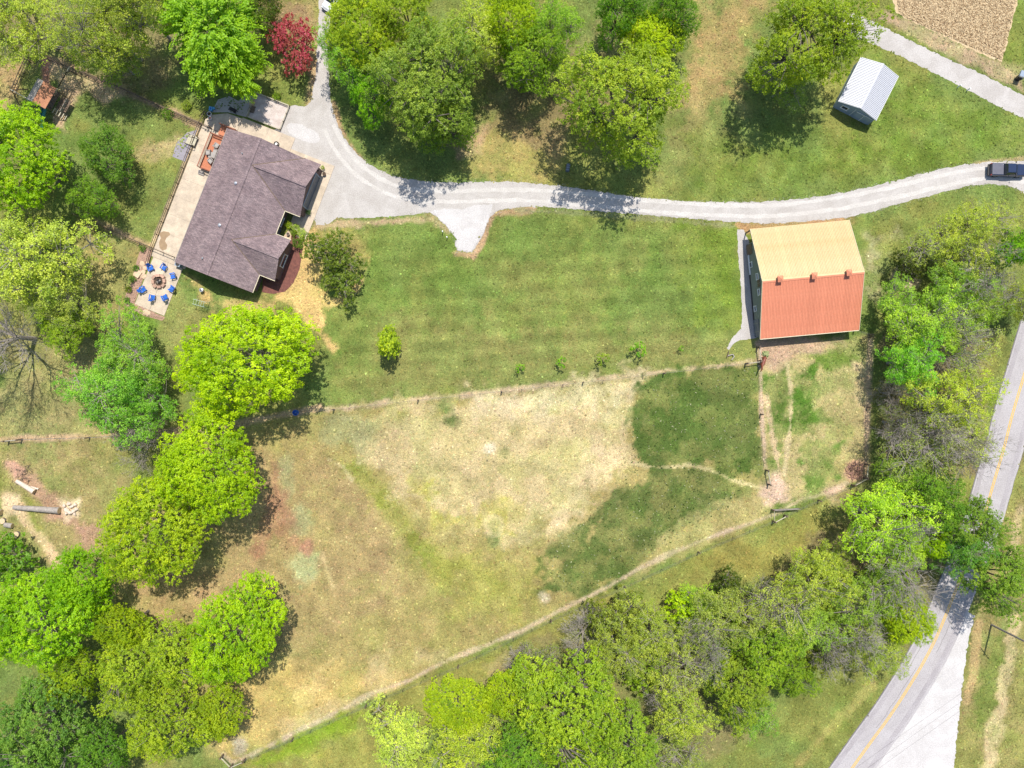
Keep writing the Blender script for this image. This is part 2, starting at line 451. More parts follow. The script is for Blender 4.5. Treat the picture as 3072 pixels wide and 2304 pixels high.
area([(1060, 1260), (1180, 1215), (1420, 1190), (1700, 1160), (1925, 1130), (1905, 1240), (1900, 1340), (1900, 1390), (1860, 1450), (1770, 1540), (1690, 1600), (1560, 1620), (1380, 1610), (1270, 1560), (1200, 1470), (1080, 1340)], STRAW, 34, 60, .9, .42)
area([(1420, 1195), (1700, 1162), (1930, 1132), (1900, 1200), (1700, 1230), (1520, 1260), (1450, 1240)], PALE, 40, 50, .6, .4)
area([(1780, 1330), (1900, 1370), (1830, 1470), (1700, 1560), (1640, 1560), (1720, 1440)], (.48, .37, .22), 40, 40, .6, .3)
area([(1240, 1440), (1280, 1440), (1330, 1560), (1500, 1500), (1560, 1520), (1520, 1590), (1400, 1590), (1290, 1590)], (.27, .26, .04), 24, 40, .7, .6)
spot(1335, 1225, 26, LUSH, k=.8, mottle=.5); spot(1350, 1260, 24, FIELD, k=.8, mottle=.5, ry=14); spot(1515, 1358, 16, FIELD, k=.7, mottle=.4)
spot(1470, 1345, 14, (.55, .47, .34), k=.7); spot(1478, 1620, 20, LUSH, k=.7, mottle=.4)
area([(1905, 1160), (1960, 1128), (2120, 1105), (2275, 1090), (2290, 1430), (2210, 1425), (2120, 1395), (2000, 1402), (1920, 1385), (1895, 1330), (1890, 1240)], FIELD, 11, 34, .95, .35)
area([(2110, 1150), (2290, 1110), (2290, 1300), (2200, 1380), (2120, 1300)], (.115, .125, .04), 40, 60, .5, .7)
area([(1850, 1450), (1960, 1405), (2100, 1400), (2190, 1440), (2250, 1470), (2180, 1530), (2130, 1550), (2010, 1600), (1970, 1660), (1900, 1720), (1780, 1780), (1640, 1795), (1615, 1740), (1650, 1650), (1760, 1560)], (.072, .105, .026), 14, 46, .93, .4)
line([(1890, 1385), (1940, 1398), (2000, 1402), (2070, 1394), (2130, 1410), (2190, 1436), (2250, 1455), (2310, 1470)], (.38, .32, .16), 4, 5, 5, .9)
area([(2000, 1610), (2200, 1500), (2300, 1480), (2310, 1540), (2100, 1620), (1920, 1720)], (.33, .28, .12), 30, 40, .85, .5)
spot(1480, 1575, 34, (.48, .40, .22), 6, 8, .5, .2); spot(1480, 1575, 22, (.22, .22, .07), 8, 8, .7, .3)
# pale sprayed patches, bare leaf litter along the trees
spot(1050, 1290, 75, (.21, .21, .095), 26, 30, .85, .2, ry=60); spot(860, 1440, 26, SAGE, 14, 20, .7, .2, ry=70); spot(900, 1560, 30, SAGE, 14, 20, .8, .2, ry=50)
spot(915, 1690, 34, (.30, .32, .155), 20, 24, .85, .2, ry=50); spot(875, 1600, 14, SAGE, 10, 12, .7)
area([(820, 1400), (860, 1480), (890, 1600), (930, 1640), (880, 1660), (820, 1600), (760, 1680), (770, 1560), (800, 1480)], (.27, .145, .085), 16, 24, .8, .4)
spot(920, 1640, 22, (.30, .16, .10), k=.8); line([(965, 1660), (985, 1720), (1000, 1760)], (.42, .32, .16), 7, 8, 10, .7)
line([(985, 1378), (1030, 1400), (1055, 1440)], (.45, .37, .22), 2, 4, 8, .5, .5)
area([(720, 2010), (850, 1990), (1060, 2010), (1180, 2040), (900, 2180), (690, 2270), (640, 2230)], ORNG, 40, 40, .85, .3)
area([(840, 2180), (1000, 2110), (1200, 2060), (1080, 2120), (840, 2230)], (.42, .33, .17), 20, 20, .7, .4)
line([(930, 2030), (985, 1990), (1020, 1965)], (.40, .31, .13), 5, 5, 6, .5)
spot(910, 2090, 34, (.47, .36, .16), 5, 6, .4); spot(910, 2090, 24, (.38, .28, .11), 6, 6, .6); spot(960, 2050, 26, (.47, .36, .16), 5, 6, .4); spot(966, 2046, 19, (.38, .28, .11), 5, 5, .6)
spot(720, 2238, 22, (.30, .24, .2), k=.8)
area([(1100, 1960), (1180, 1950), (1160, 2060), (1100, 2080)], (.42, .33, .18), 30, 40, .5, .4); area([(1250, 1950), (1350, 1940), (1330, 1990), (1240, 1990)], (.38, .29, .17), 20, 20, .5, .3)
spot(1638, 1795, 18, (.5, .42, .3), k=.7, mottle=.3)
# dirt trail along the wire fence
line([(670, 2262), (698, 2286), (760, 2260), (900, 2190), (1000, 2142), (1110, 2082), (1230, 2040), (1330, 1985), (1420, 1950), (1560, 1895), (1690, 1825), (1810, 1768), (1900, 1715), (2000, 1665), (2120, 1615), (2250, 1570), (2320, 1545), (2400, 1500), (2500, 1470), (2560, 1435), (2600, 1425)], (.42, .32, .225), 4, 7, 5, .85, .3)
line([(980, 1228), (1250, 1198), (1420, 1182), (1700, 1150), (1900, 1125), (2280, 1082)], (.40, .30, .19), 4, 7, 10, .85, .45)
# east paddock
area([(2285, 1040), (2560, 1010), (2615, 1000), (2612, 1380), (2600, 1430), (2400, 1500), (2310, 1500), (2290, 1300)], (.33, .275, .125), 14, 16, 1, .5)
area([(2300, 1140), (2370, 1080), (2365, 1360), (2330, 1400), (2305, 1300)], (.085, .135, .026), 14, 36, 1, .5)
area([(2380, 1120), (2450, 1080), (2470, 1260), (2400, 1300), (2378, 1230)], (.07, .135, .02), 14, 36, 1, .5)
area([(2410, 1050), (2580, 1010), (2600, 1100), (2480, 1110)], (.11, .165, .03), 16, 40, .95, .6)
area([(2420, 1330), (2520, 1340), (2520, 1440), (2420, 1500), (2380, 1440)], (.095, .155, .03), 16, 50, .95, .6)
area([(2262, 1028), (2540, 1002), (2545, 1040), (2400, 1060), (2330, 1120), (2280, 1090)], DIRT, 12, 16, .9, .3)
line([(2282, 1040), (2285, 1230), (2296, 1400)], (.44, .32, .22), 4, 6, 5, .85); line([(2362, 1090), (2376, 1200), (2368, 1320), (2352, 1420)], (.42, .34, .19), 4, 6, 7, .85)
line([(2300, 1180), (2312, 1280), (2340, 1420)], (.40, .30, .18), 5, 6, 8, .8)
line([(2612, 1010), (2606, 1120), (2600, 1300), (2596, 1400)], (.42, .29, .20), 4, 7, 7, .8, .2); area([(2560, 1090), (2610, 1080), (2600, 1260), (2560, 1200)], (.42, .31, .19), 16, 24, .8, .5)
spot(2325, 1465, 42, (.46, .33, .24), 16, 20, .95, .2, ry=38); spot(2565, 1410, 36, (.42, .25, .17), 12, 14, .9, .2, ry=30); spot(2510, 1475, 38, (.50, .35, .26), 14, 18, .9, .2, ry=22)
# south verge outside the fence
area([(740, 2304), (700, 2300), (1000, 2160), (1300, 2030), (1560, 1915), (1820, 1790), (2250, 1590), (2560, 1460), (2620, 1600), (2300, 1700), (1900, 1830), (1500, 2000), (1250, 2200), (1100, 2400), (740, 2400)], (.20, .185, .05), 14, 14, .95, .5)
area([(860, 2210), (1000, 2155), (1090, 2130), (1080, 2180), (950, 2260), (800, 2304), (760, 2290)], LIME, 16, 26, .9, .4)
area([(950, 2240), (1090, 2190), (1090, 2400), (800, 2400), (830, 2290)], (.27, .24, .06), 30, 40, .8, .6)
area([(1440, 2000), (1540, 1950), (1600, 2050), (1500, 2060)], (.33, .25, .12), 20, 30, .8, .3)
area([(2120, 1690), (2560, 1560), (2600, 1700), (2300, 1760)], (.225, .195, .05), 30, 40, .8, .5)
area([(2480, 1600), (2560, 1590), (2640, 1700), (2560, 1740)], (.32, .23, .13), 20, 30, .8, .4)
# south-east verge and the far side of the road
area([(2130, 2200), (2350, 2100), (2560, 2020), (2700, 1990), (2600, 2160), (2480, 2310), (2480, 2500), (2100, 2500)], (.15, .165, .04), 30, 30, .9, .7)
line([(2400, 2290), (2520, 2150), (2620, 2060)], (.27, .23, .075), 10, 12, 14, .8, .4)
area([(2930, 1830), (3072, 1300), (3400, 1200), (3400, 2500), (2860, 2500), (2880, 2100)], (.22, .19, .07), 12, 12, .95, .7)
area([(2955, 1950), (3010, 1900), (3000, 2000), (2960, 2200), (2910, 2200)], (.11, .15, .03), 20, 30, .85, .6)
line([(2935, 1870), (2920, 2010), (2900, 2100)], (.36, .26, .12), 10, 8, 6, .9, .2); line([(3045, 1860), (3030, 1960), (3000, 2120), (2960, 2304)], (.42, .33, .18), 14, 12, 16, .85, .5)
line([(3060, 1530), (3040, 1640), (3020, 1760)], (.36, .28, .15), 12, 10, 8, .8, .3)
# barn surroundings, corner field
area([(2205, 670), (2560, 650), (2560, 668), (2240, 700)], (.38, .22, .11), 7, 8, .95, .35)
area([(2560, 660), (2750, 620), (3072, 600), (3072, 900), (2650, 1000), (2600, 800)], (.16, .17, .045), 24, 30, .9, .7)
area([(2600, 700), (2680, 700), (2650, 900), (2600, 880)], (.36, .31, .19), 24, 40, .5, .8)
area([(2650, 820), (2740, 800), (2780, 850), (2720, 880), (2660, 870)], (.46, .35, .24), 14, 24, .8, .5)
area([(2640, 1000), (2760, 980), (2960, 1010), (2930, 1420), (2650, 1440)], (.19, .14, .075), 30, 40, .9, .5)
area([(2560, 1500), (2900, 1480), (2900, 1950), (2560, 1950), (2200, 1850), (2300, 1750)], (.17, .14, .07), 40, 50, .8, .6)
area([(1500, 1960), (2100, 1800), (2300, 1800), (2250, 2200), (2100, 2304), (1400, 2304)], (.17, .145, .065), 40, 50, .8, .6)
area([(2960, 1000), (3020, 980), (2990, 1120), (2940, 1340), (2920, 1320)], (.20, .185, .05), 16, 16, .9, .5)
area([(2640, 55), (2720, 110), (3040, 260), (3072, 280), (3072, 200), (3010, 190), (2660, 30)], (.36, .26, .16), 8, 10, .95, .4)
line([(2640, 80), (2720, 118), (2860, 185), (3000, 245)], (.12, .14, .03), 4, 4, 8, .6, .6)
area([(3035, 60), (3050, 0), (3400, -200), (3400, 240), (3072, 240), (3010, 190)], (.125, .16, .03), 8, 10, .95, .5)
line([(2880, 505), (3000, 480), (3072, 478)], (.33, .25, .13), 5, 5, 5, .7)
line([(1600, 628), (1480, 640), (1440, 740), (1420, 768), (1370, 760)], (.34, .22, .13), 8, 7, 6, .9); line([(950, 680), (1100, 668), (1230, 660), (1300, 658), (1340, 690)], (.38, .27, .165), 8, 9, 10, .85, .4)
line([(1550, 630), (1750, 640), (2000, 660), (2200, 678)], (.2, .2, .1), 4, 5, 6, .6)

def build_ground():
    ax = lambda lo, hi, st: np.arange(lo, hi + st * .5, st)
    xin = ax(-84, 84, .27); yin = ax(-64, 64, .27)
    far = np.array([3, 8, 18, 40, 90, 200, 450, 1000, 2200.0])
    xs = np.concatenate([-84 - far[::-1], xin, xin[-1] + far]); ys = np.concatenate([-64 - far[::-1], yin, yin[-1] + far])
    X, Y = np.meshgrid(xs, ys)
    nx, ny = len(xs), len(ys)
    px = X.ravel() * PPM + 1536; py = 1152 - Y.ravel() * PPM
    n_big = fbm(px, py, 420, 4, 3); n_mid = fbm(px, py, 120, 4, 21); n_sm = fbm(px, py, 36, 4, 41); w1 = fbm(px, py, 60, 4, 61, .6) - .5; w2 = fbm(px, py, 22, 3, 81) - .5
    n_mot = fbm(px, py, 52, 5, 101, .65)
    C = np.empty((px.size, 3))
    base = np.array(LAWN); t = sstep(.4, .62, n_mid * .6 + n_big * .4)[:, None]
    C[:] = base * (1 - t) + np.array((.17, .175, .046)) * t
    for kd, pts, col, fe, wp, k, mot in PATCHES:
        mg = 60 + (wp if kd == 'a' else 40)
        bx0 = min(p[0] for p in pts) - mg; bx1 = max(p[0] for p in pts) + mg; by0 = min(p[1] for p in pts) - mg; by1 = max(p[1] for p in pts) + mg
        idx = np.nonzero((px > bx0) & (px < bx1) & (py > by0) & (py < by1))[0]
        if idx.size == 0: continue
        x = px[idx]; y = py[idx]
        wv = (w1[idx] * 2.6 + w2[idx] * 1.6) * wp
        if kd == 'a':
            m = sstep(-fe, fe, sdist(x, y, pts) + wv)
        else:
            m = 1 - sstep(fe[0] - fe[1] * .5, fe[0] + fe[1], ldist(x, y, pts) + wv)
        if mot > 0:
            m = m * (1 - mot * sstep(.40, .62, n_mot[idx]))
        m = (m * k)[:, None]
        C[idx] = C[idx] * (1 - m) + np.array(col) * m
    v = (.66 + .68 * n_sm) * (.80 + .4 * n_mot)
    C *= v[:, None]
    mow = 1 + .085 * np.sin((py + px * .06 + 14 * n_mid) / 8.2) * sstep(0, 60, sdist(px, py, [(960, 690), (1500, 650), (2225, 690), (2225, 1070), (1010, 1190)])) + .06 * np.sin((py * .35 + px * .9) / 8.5) * sstep(0, 60, sdist(px, py, [(2050, 400), (2600, 380), (3072, 400), (2800, 500), (2300, 590), (2000, 585)]))
    C *= mow[:, None]
    g = (sstep(.5, .7, fbm(px, py, 70, 4, 131)) * .28)[:, None]     # greener flushes
    C = C * (1 - g) + (C * np.array((.72, .98, .62))) * g
    global GROUND_C
    GROUND_C = (xs, ys, C.reshape(ny, nx, 3))
    verts = np.stack([X.ravel(), Y.ravel(), np.zeros(px.size)], 1)
    i = np.arange((nx - 1) * (ny - 1)); r = i // (nx - 1); c = i % (nx - 1)
    a = r * nx + c
    quads = np.stack([a, a + 1, a + nx + 1, a + nx], 1)
    me = bpy.data.meshes.new('ground')
    me.vertices.add(len(verts)); me.vertices.foreach_set('co', verts.ravel())
    me.loops.add(quads.size); me.loops.foreach_set('vertex_index', quads.ravel())
    me.polygons.add(len(quads)); me.polygons.foreach_set('loop_start', np.arange(0, quads.size, 4))
    at = me.color_attributes.new('soil', 'FLOAT_COLOR', 'POINT')
    at.data.foreach_set('color', np.concatenate([C, np.ones((len(C), 1))], 1).ravel())
    me.update(); me.validate()
    m, nt, b = nmat('grass_and_soil')
    b.inputs['Roughness'].default_value = 1.0
    b.inputs['Specular IOR Level'].default_value = .05
    co = N(nt, 'ShaderNodeTexCoord').outputs['Object']
    va = N(nt, 'ShaderNodeVertexColor', layer_name='soil')
    g1 = ramp(nt, noise(nt, co, 2.2, 6, .95), ((.33, .64), (.5, .99), (.67, 1.36)))
    g2 = ramp(nt, noise(nt, co, 6.5, 2, .7), ((.36, .70), (.64, 1.30)))
    c = mixc(nt, 1.0, va.outputs['Color'], g1, 'MULTIPLY')
    c = mixc(nt, 1.0, c, g2, 'MULTIPLY')
    # dead straw between the living blades
    c2 = mixc(nt, 1.0, c, (1.55, 1.28, 1.15), 'MULTIPLY')
    c = mixc(nt, ramp(nt, noise(nt, co, 1.7, 5, .75), ((.52, 0), (.72, .85))), c, c2)
    c3 = mixc(nt, 1.0, c, (.66, .82, .62), 'MULTIPLY')
    c = mixc(nt, ramp(nt, noise(nt, co, .9, 5, .75), ((.55, 0), (.75, .7))), c, c3)
    nt.links.new(c, b.inputs['Base Color'])
    bp = N(nt, 'ShaderNodeBump', ins={'Strength': .55, 'Distance': .09})
    nt.links.new(noise(nt, co, 7, 4, .7), bp.inputs['Height'])
    nt.links.new(bp.outputs[0], b.inputs['Normal'])
    tag(link('ground', me, m), kind='structure')
build_ground()

# ------------------------------------------------------------------ drives, road, pads
def ragged(pts, amp=2.5, step=6.0, seed=0, closed=True):
    """resample an outline in image pixels and roughen it"""
    r = random.Random(seed); out = []
    n = len(pts)
    for i in range(n if closed else n - 1):
        x0, y0 = pts[i]; x1, y1 = pts[(i + 1) % n]
        L = math.hypot(x1 - x0, y1 - y0); k = max(1, int(L / step))
        nx, ny = -(y1 - y0) / (L + 1e-9), (x1 - x0) / (L + 1e-9)
        for j in range(k):
            t = j / k; q_ = (x0 + (x1 - x0) * t) * .11 + (y0 + (y1 - y0) * t) * .13 + seed; a = (r.gauss(0, amp * .28) + amp * .55 * math.sin(q_) + amp * .35 * math.sin(q_ * 2.7 + 1)) if j else 0
            out.append((x0 + (x1 - x0) * t + nx * a, y0 + (y1 - y0) * t + ny * a))
    return out

def smooth_pts(pts, it=2, closed=True):
    for _ in range(it):
        q = []
        n = len(pts)
        rng = range(n) if closed else range(n - 1)
        if not closed: q.append(pts[0])
        for i in rng:
            a = pts[i]; b = pts[(i + 1) % n]
            q += [(a[0] * .75 + b[0] * .25, a[1] * .75 + b[1] * .25), (a[0] * .25 + b[0] * .75, a[1] * .25 + b[1] * .75)]
        if not closed: q.append(pts[-1])
        pts = q
    return pts

def sheet(name, pts, z, mat, rag=2.5, seed=0, parent=None, kind='structure', sm=0):
    if sm: pts = smooth_pts(pts, sm)
    if rag: pts = ragged(pts, rag, 5.0, seed)
    w = [P(p[0], p[1]) for p in pts]
    ar = sum(w[i].x * w[(i + 1) % len(w)].y - w[(i + 1) % len(w)].x * w[i].y for i in range(len(w)))
    if ar < 0: w.reverse()
    from mathutils.geometry import delaunay_2d_cdt
    vo, eo, fo = delaunay_2d_cdt([Vector((p.x, p.y)) for p in w], [], [list(range(len(w)))], 1, 1e-5)[:3]
    mb = MB()
    for f in fo:
        ar = sum(vo[f[i]].x * vo[f[(i + 1) % len(f)]].y - vo[f[(i + 1) % len(f)]].x * vo[f[i]].y for i in range(len(f)))
        mb.f.append(tuple(f) if ar > 0 else tuple(reversed(f)))
    mb.v = [(v.x, v.y, z) for v in vo]
    me = mb.mesh(name)
    o = link(name, me, mat, parent)
    if kind and parent is None: tag(o, kind=kind)
    return o

def offs(line_, d):
    out = []
    for i, p in enumerate(line_):
        a = line_[max(0, i - 1)]; b = line_[min(len(line_) - 1, i + 1)]
        L = math.hypot(b[0] - a[0], b[1] - a[1])
        out.append((p[0] - (b[1] - a[1]) / L * d, p[1] + (b[0] - a[0]) / L * d))
    return out
DRIVE = [(958, -40), (988, -40), (990, 60), (984, 130), (985, 200), (988, 260), (992, 300), (1005, 350), (1030, 410), (1060, 450), (1090, 480), (1130, 506), (1170, 525), (1220, 537), (1300, 546), (1370, 548),
         (1450, 545), (1530, 545), (1600, 550), (1700, 560), (1800, 575), (1900, 592), (1970, 600), (2060, 605), (2150, 606), (2272, 606), (2400, 597), (2500, 583), (2600, 563), (2700, 538), (2800, 512), (2880, 496), (2960, 486), (3072, 482), (3200, 484), (3400, 500),
         (3400, 700), (3200, 640), (3072, 580), (3050, 566), (3010, 554), (2960, 552), (2900, 558), (2800, 584), (2700, 610), (2620, 634), (2545, 652), (2400, 666), (2300, 671), (2200, 666), (2100, 658), (2000, 650), (1900, 642), (1800, 634), (1700, 625), (1620, 620), (1550, 622), (1495, 632), (1470, 652),
         (1455, 690), (1440, 720), (1426, 745), (1416, 758), (1372, 752), (1365, 738), (1368, 716), (1340, 680), (1308, 648), (1290, 637), (1200, 648), (1100, 654), (1010, 654), (985, 672), (948, 676), (940, 640),
         (930, 640), (950, 580), (975, 520), (985, 510), (940, 490), (880, 460), (820, 425), (790, 395), (835, 385), (862, 320), (880, 316), (918, 318), (934, 300), (948, 220), (952, 130), (956, 60)]
sheet('driveway', DRIVE, .012, M['gravel'], 2.2, 5)
DRC = smooth_pts([(985, 380), (1020, 450), (1085, 525), (1200, 585), (1350, 592), (1480, 586), (1600, 586), (1800, 604), (2000, 625), (2272, 638), (2500, 616), (2700, 574), (2880, 530), (2980, 518), (3072, 530), (3300, 570)], 2, False)
for d in (-17, 15):
    a = offs(DRC, d - 6); b_ = offs(DRC, d + 6)
    sheet('wheel_track', [(p[0] + random.gauss(0, 1), p[1] + random.gauss(0, 1)) for p in a] + [(p[0] + random.gauss(0, 1), p[1] + random.gauss(0, 1)) for p in b_[::-1]], .016, M['track'], 1.6, 40, kind='structure')
sheet('turnaround', [(1292, 636), (1330, 625), (1380, 628), (1430, 615), (1478, 612), (1468, 652), (1453, 690), (1438, 720), (1424, 744), (1414, 755), (1374, 749), (1367, 738), (1370, 716), (1342, 680), (1310, 648)], .019, M['gravelwhite'], 2.5, 6)
sheet('fresh_gravel_patch', [(858, 375), (880, 366), (920, 380), (955, 400), (962, 420), (945, 432), (900, 420), (866, 400)], .019, M['gravelwhite'], 3, 7, sm=1)
LANE = [(2560, 40), (2625, 66), (2700, 106), (2760, 136), (2850, 180), (2950, 224), (3072, 288), (3400, 460), (3400, 560), (3072, 357), (2980, 312), (2900, 268), (2800, 218), (2700, 168), (2610, 128), (2500, 90)]
sheet('lane', LANE, .012, M['gravel'], 2.2, 8)
sheet('barn_path', [(2212, 688), (2232, 690), (2260, 760), (2270, 900), (2278, 1012), (2256, 1016), (2220, 1020), (2200, 1032), (2186, 1050), (2180, 1044), (2192, 1022), (2210, 1000), (2224, 985), (2226, 930), (2222, 850), (2214, 760)], .012, M['gravel'], 2.0, 9)

ROADC = [(3180, 780), (3110, 1000), (3068, 1141), (3035, 1249), (3013, 1343), (2984, 1437), (2950, 1560), (2912, 1665), (2865, 1776), (2822, 1885), (2789, 1954), (2742, 2037), (2670, 2149), (2619, 2217), (2558, 2302), (2480, 2410), (2380, 2540)]
ROADC = smooth_pts(ROADC, 2, False)
ROADP = offs(ROADC, 58) + offs(ROADC, -58)[::-1]
road = sheet('road', ROADP, .016, M['asphalt'], .7, 10)
def strip(name, line_, d0, d1, z, mat, parent=None, kind='structure'):
    a = offs(line_, d0); b = offs(line_, d1); mb = MB(); n = len(a)
    vs_ = [(*P(*p)[:2], z) for p in a] + [(*P(*p)[:2], z) for p in b]
    mb.add(vs_, [(i, i + 1, n + i + 1, n + i) for i in range(n - 1)])
    o = mb.build(name, mat, parent)
    if parent is None: tag(o, kind=kind)
    return o
for d in (-44, -14, 14, 44):
    strip('wheel_path', ROADC, d - 7, d + 7, .020, M['wheelpath'] if abs(d) > 20 else M['asphalt'], road)
for a, b_ in ((.30, -58), (.62, -20), (.7, 30), (.82, 12)):
    i = int(a * (len(ROADC) - 14)); q = [(p[0] + random.gauss(0, 1.2), p[1] + random.gauss(0, 1.2)) for p in offs(ROADC, b_)[i:i + 9]]
    strip('tar_seam', q, -.5, .5, .0225, M['tar'], road)
strip('edge_strip', ROADC, 55, 58.5, .0205, M['tar'], road)
for d in (-3.4, 1.4):
    strip('centre_line', ROADC, d, d + 2.6, .024, M['yellow'], road)
SHOULDER = [(2925, 1846), (2908, 1905), (2896, 1990), (2884, 2080), (2872, 2200), (2862, 2304), (2850, 2500), (2440, 2500), (2580, 2320), (2670, 2195), (2735, 2100), (2790, 2010), (2830, 1930), (2860, 1860), (2890, 1830)]
sheet('gravel_shoulder', SHOULDER, .012, M['gravelwhite'], 3, 12)
FIELDP = [(2655, -60), (3060, -60), (3052, 10), (3030, 90), (3006, 186), (2960, 170), (2850, 118), (2740, 66), (2690, 40), (2680, 10)]
sheet('field', FIELDP, .010, pmat('stubble_soil', (.40, .29, .16), (.50, .38, .23), 1.0, .95, fine=.3, fscale=7), 3, 13)

def chips(name, region_fn, n, size, mats, seed, kind='stuff', tall=.02, label=None):
    """loose flat scraps (straw, stones) scattered over a region, as one mesh per material"""
    r = np.random.default_rng(seed)
    for mi, mat in enumerate(mats):
        pts = region_fn(r, n)
        k = len(pts)
        a = r.uniform(0, math.pi * 2, k); L = r.uniform(.5, 1.4, k) * size; W = L * r.uniform(.18, .5, k)
        dx = np.cos(a); dy = np.sin(a); z0 = r.uniform(.015, .03 + tall, k); z1 = r.uniform(.02, .04 + tall * 2, k)
        x, y = pts[:, 0], pts[:, 1]
        V = np.stack([np.stack([x - dx * L / 2, y - dy * L / 2, z0], 1), np.stack([x - dy * W / 2, y + dx * W / 2, (z0 + z1) / 2 + tall], 1),
                      np.stack([x + dx * L / 2, y + dy * L / 2, z1], 1), np.stack([x + dy * W / 2, y - dx * W / 2, (z0 + z1) / 2], 1)], 1).reshape(-1, 3)
        me = bpy.data.meshes.new(name)
        me.vertices.add(len(V)); me.vertices.foreach_set('co', V.ravel())
        me.loops.add(k * 4); me.loops.foreach_set('vertex_index', np.arange(k * 4))
        me.polygons.add(k); me.polygons.foreach_set('loop_start', np.arange(0, k * 4, 4))
        me.update()
        o = link(name, me, mat)
        tag(o, kind=kind)
        if label: o['label'] = label
def in_poly(poly):
    xs = [p[0] for p in poly]; ys = [p[1] for p in poly]
    def fn(r, n):
        x = r.uniform(min(xs), max(xs), n); y = r.uniform(min(ys), max(ys), n)
        ok = sdist(x, y, poly) > 0
        x = x[ok]; y = y[ok]
        return np.stack([(x - 1536) / PPM, (1152 - y) / PPM], 1)
    return fn
def near_line(ln, w):
    def fn(r, n):
        seg = [math.hypot(ln[i + 1][0] - ln[i][0], ln[i + 1][1] - ln[i][1]) for i in range(len(ln) - 1)]
        i = r.choice(len(seg), n, p=np.array(seg) / sum(seg)); t = r.random(n)
        A = np.array(ln); p = A[i] * (1 - t)[:, None] + A[i + 1] * t[:, None] + r.normal(0, w, (n, 2))
        return np.stack([(p[:, 0] - 1536) / PPM, (1152 - p[:, 1]) / PPM], 1)
    return fn
straw_m = pmat('cut_stalk', (.55, .42, .25), (.46, .34, .19), 3, .9)
chips('corn_stubble', in_poly([(2680, -40), (3050, -40), (3040, 40), (3004, 180), (2850, 112), (2700, 44)]), 7000, .34, [straw_m, straw_m, pmat('dark_stalk', (.30, .20, .10), (.24, .15, .08), 3, .9)], 31, tall=.05, label='cut pale corn stalks covering the corner field')
def build_grass(n=115000):
    """low tufts over all the open ground, each tinted like the turf it grows from"""
    r = np.random.default_rng(77)
    px = r.uniform(-20, 3092, n); py = r.uniform(-20, 2324, n)
    keep = np.ones(n, bool)
    for pl in (DRIVE, LANE, ROADP, SHOULDER, FIELDP): keep &= sdist(px, py, pl) < r.normal(-1, 3.2, n)
    for pl in ([(600, 330), (690, 325), (1010, 490), (930, 690), (905, 800), (860, 880), (786, 880), (760, 885), (520, 800), (495, 965), (370, 915), (420, 760)], [(2205, 680), (2600, 650), (2600, 1010), (2180, 1050)], [(735, 275), (890, 310), (840, 400), (730, 360)], [(2500, 165), (2560, 165), (2700, 230), (2630, 370), (2510, 320)]):
        keep &= sdist(px, py, pl) < 0
    px = px[keep]; py = py[keep]; k = len(px)
    x = (px - 1536) / PPM; y = (1152 - py) / PPM
    gx, gy, gc = GROUND_C
    ix = np.clip(np.searchsorted(gx, x), 0, len(gx) - 1); iy = np.clip(np.searchsorted(gy, y), 0, len(gy) - 1)
    C = gc[iy, ix] * np.exp(r.normal(0, .24, (k, 1))) * np.exp(r.normal(0, .05, (k, 3)))
    a = r.uniform(0, 6.283, k); L = r.uniform(.16, .5, k); W = L * r.uniform(.35, .8, k); dx, dy = np.cos(a), np.sin(a)
    z0 = np.full(k, .006); zt = r.uniform(.03, .11, k)
    V = np.stack([np.stack([x - dx * L / 2, y - dy * L / 2, z0], 1), np.stack([x + dy * W / 2, y - dx * W / 2, zt * r.uniform(.3, 1, k)], 1), np.stack([x + dx * L / 2, y + dy * L / 2, zt], 1), np.stack([x - dy * W / 2, y + dx * W / 2, zt * r.uniform(.3, 1, k)], 1)], 1).reshape(-1, 3)
    me = bpy.data.meshes.new('grass')
    me.vertices.add(k * 4); me.vertices.foreach_set('co', V.ravel())
    me.loops.add(k * 4); me.loops.foreach_set('vertex_index', np.arange(k * 4))
    me.polygons.add(k); me.polygons.foreach_set('loop_start', np.arange(0, k * 4, 4))
    at = me.color_attributes.new('soil', 'FLOAT_COLOR', 'POINT')
    at.data.foreach_set('color', np.repeat(np.concatenate([C, np.ones((k, 1))], 1), 4, axis=0).ravel())
    me.update()
    m, nt, b_ = nmat('grass_tuft'); b_.inputs['Roughness'].default_value = 1; b_.inputs['Specular IOR Level'].default_value = .05
    nt.links.new(N(nt, 'ShaderNodeVertexColor', layer_name='soil').outputs['Color'], b_.inputs['Base Color'])
    o = link('grass', me, m); tag(o, kind='stuff'); o['label'] = 'short tufts of grass, weeds and straw over the open ground'
build_grass()
chips('weed_flowers', in_poly([(1920, 1160), (2270, 1100), (2285, 1420), (2190, 1520), (1990, 1640), (1780, 1775), (1640, 1785), (1660, 1650), (1870, 1460), (1900, 1260)]), 900, .30, [pmat('pale_seed_head', (.30, .30, .17), (.24, .26, .13), 2, 1.0, spec=.05), pmat('dark_weed', (.035, .065, .014), (.03, .055, .012), 2, 1.0, spec=.05)], 53, tall=.10, label='pale and dark weed clumps flecking the dark green half of the pasture')
chips('loose_stones', near_line(DRIVE[3:34] , 4), 1500, .13, [M['gravel']], 32, label='stray pale stones along the driveway edge')
chips('loose_stones', near_line(DRIVE[38:70], 4), 1500, .13, [M['gravel']], 33, label='stray pale stones along the lower driveway edge')
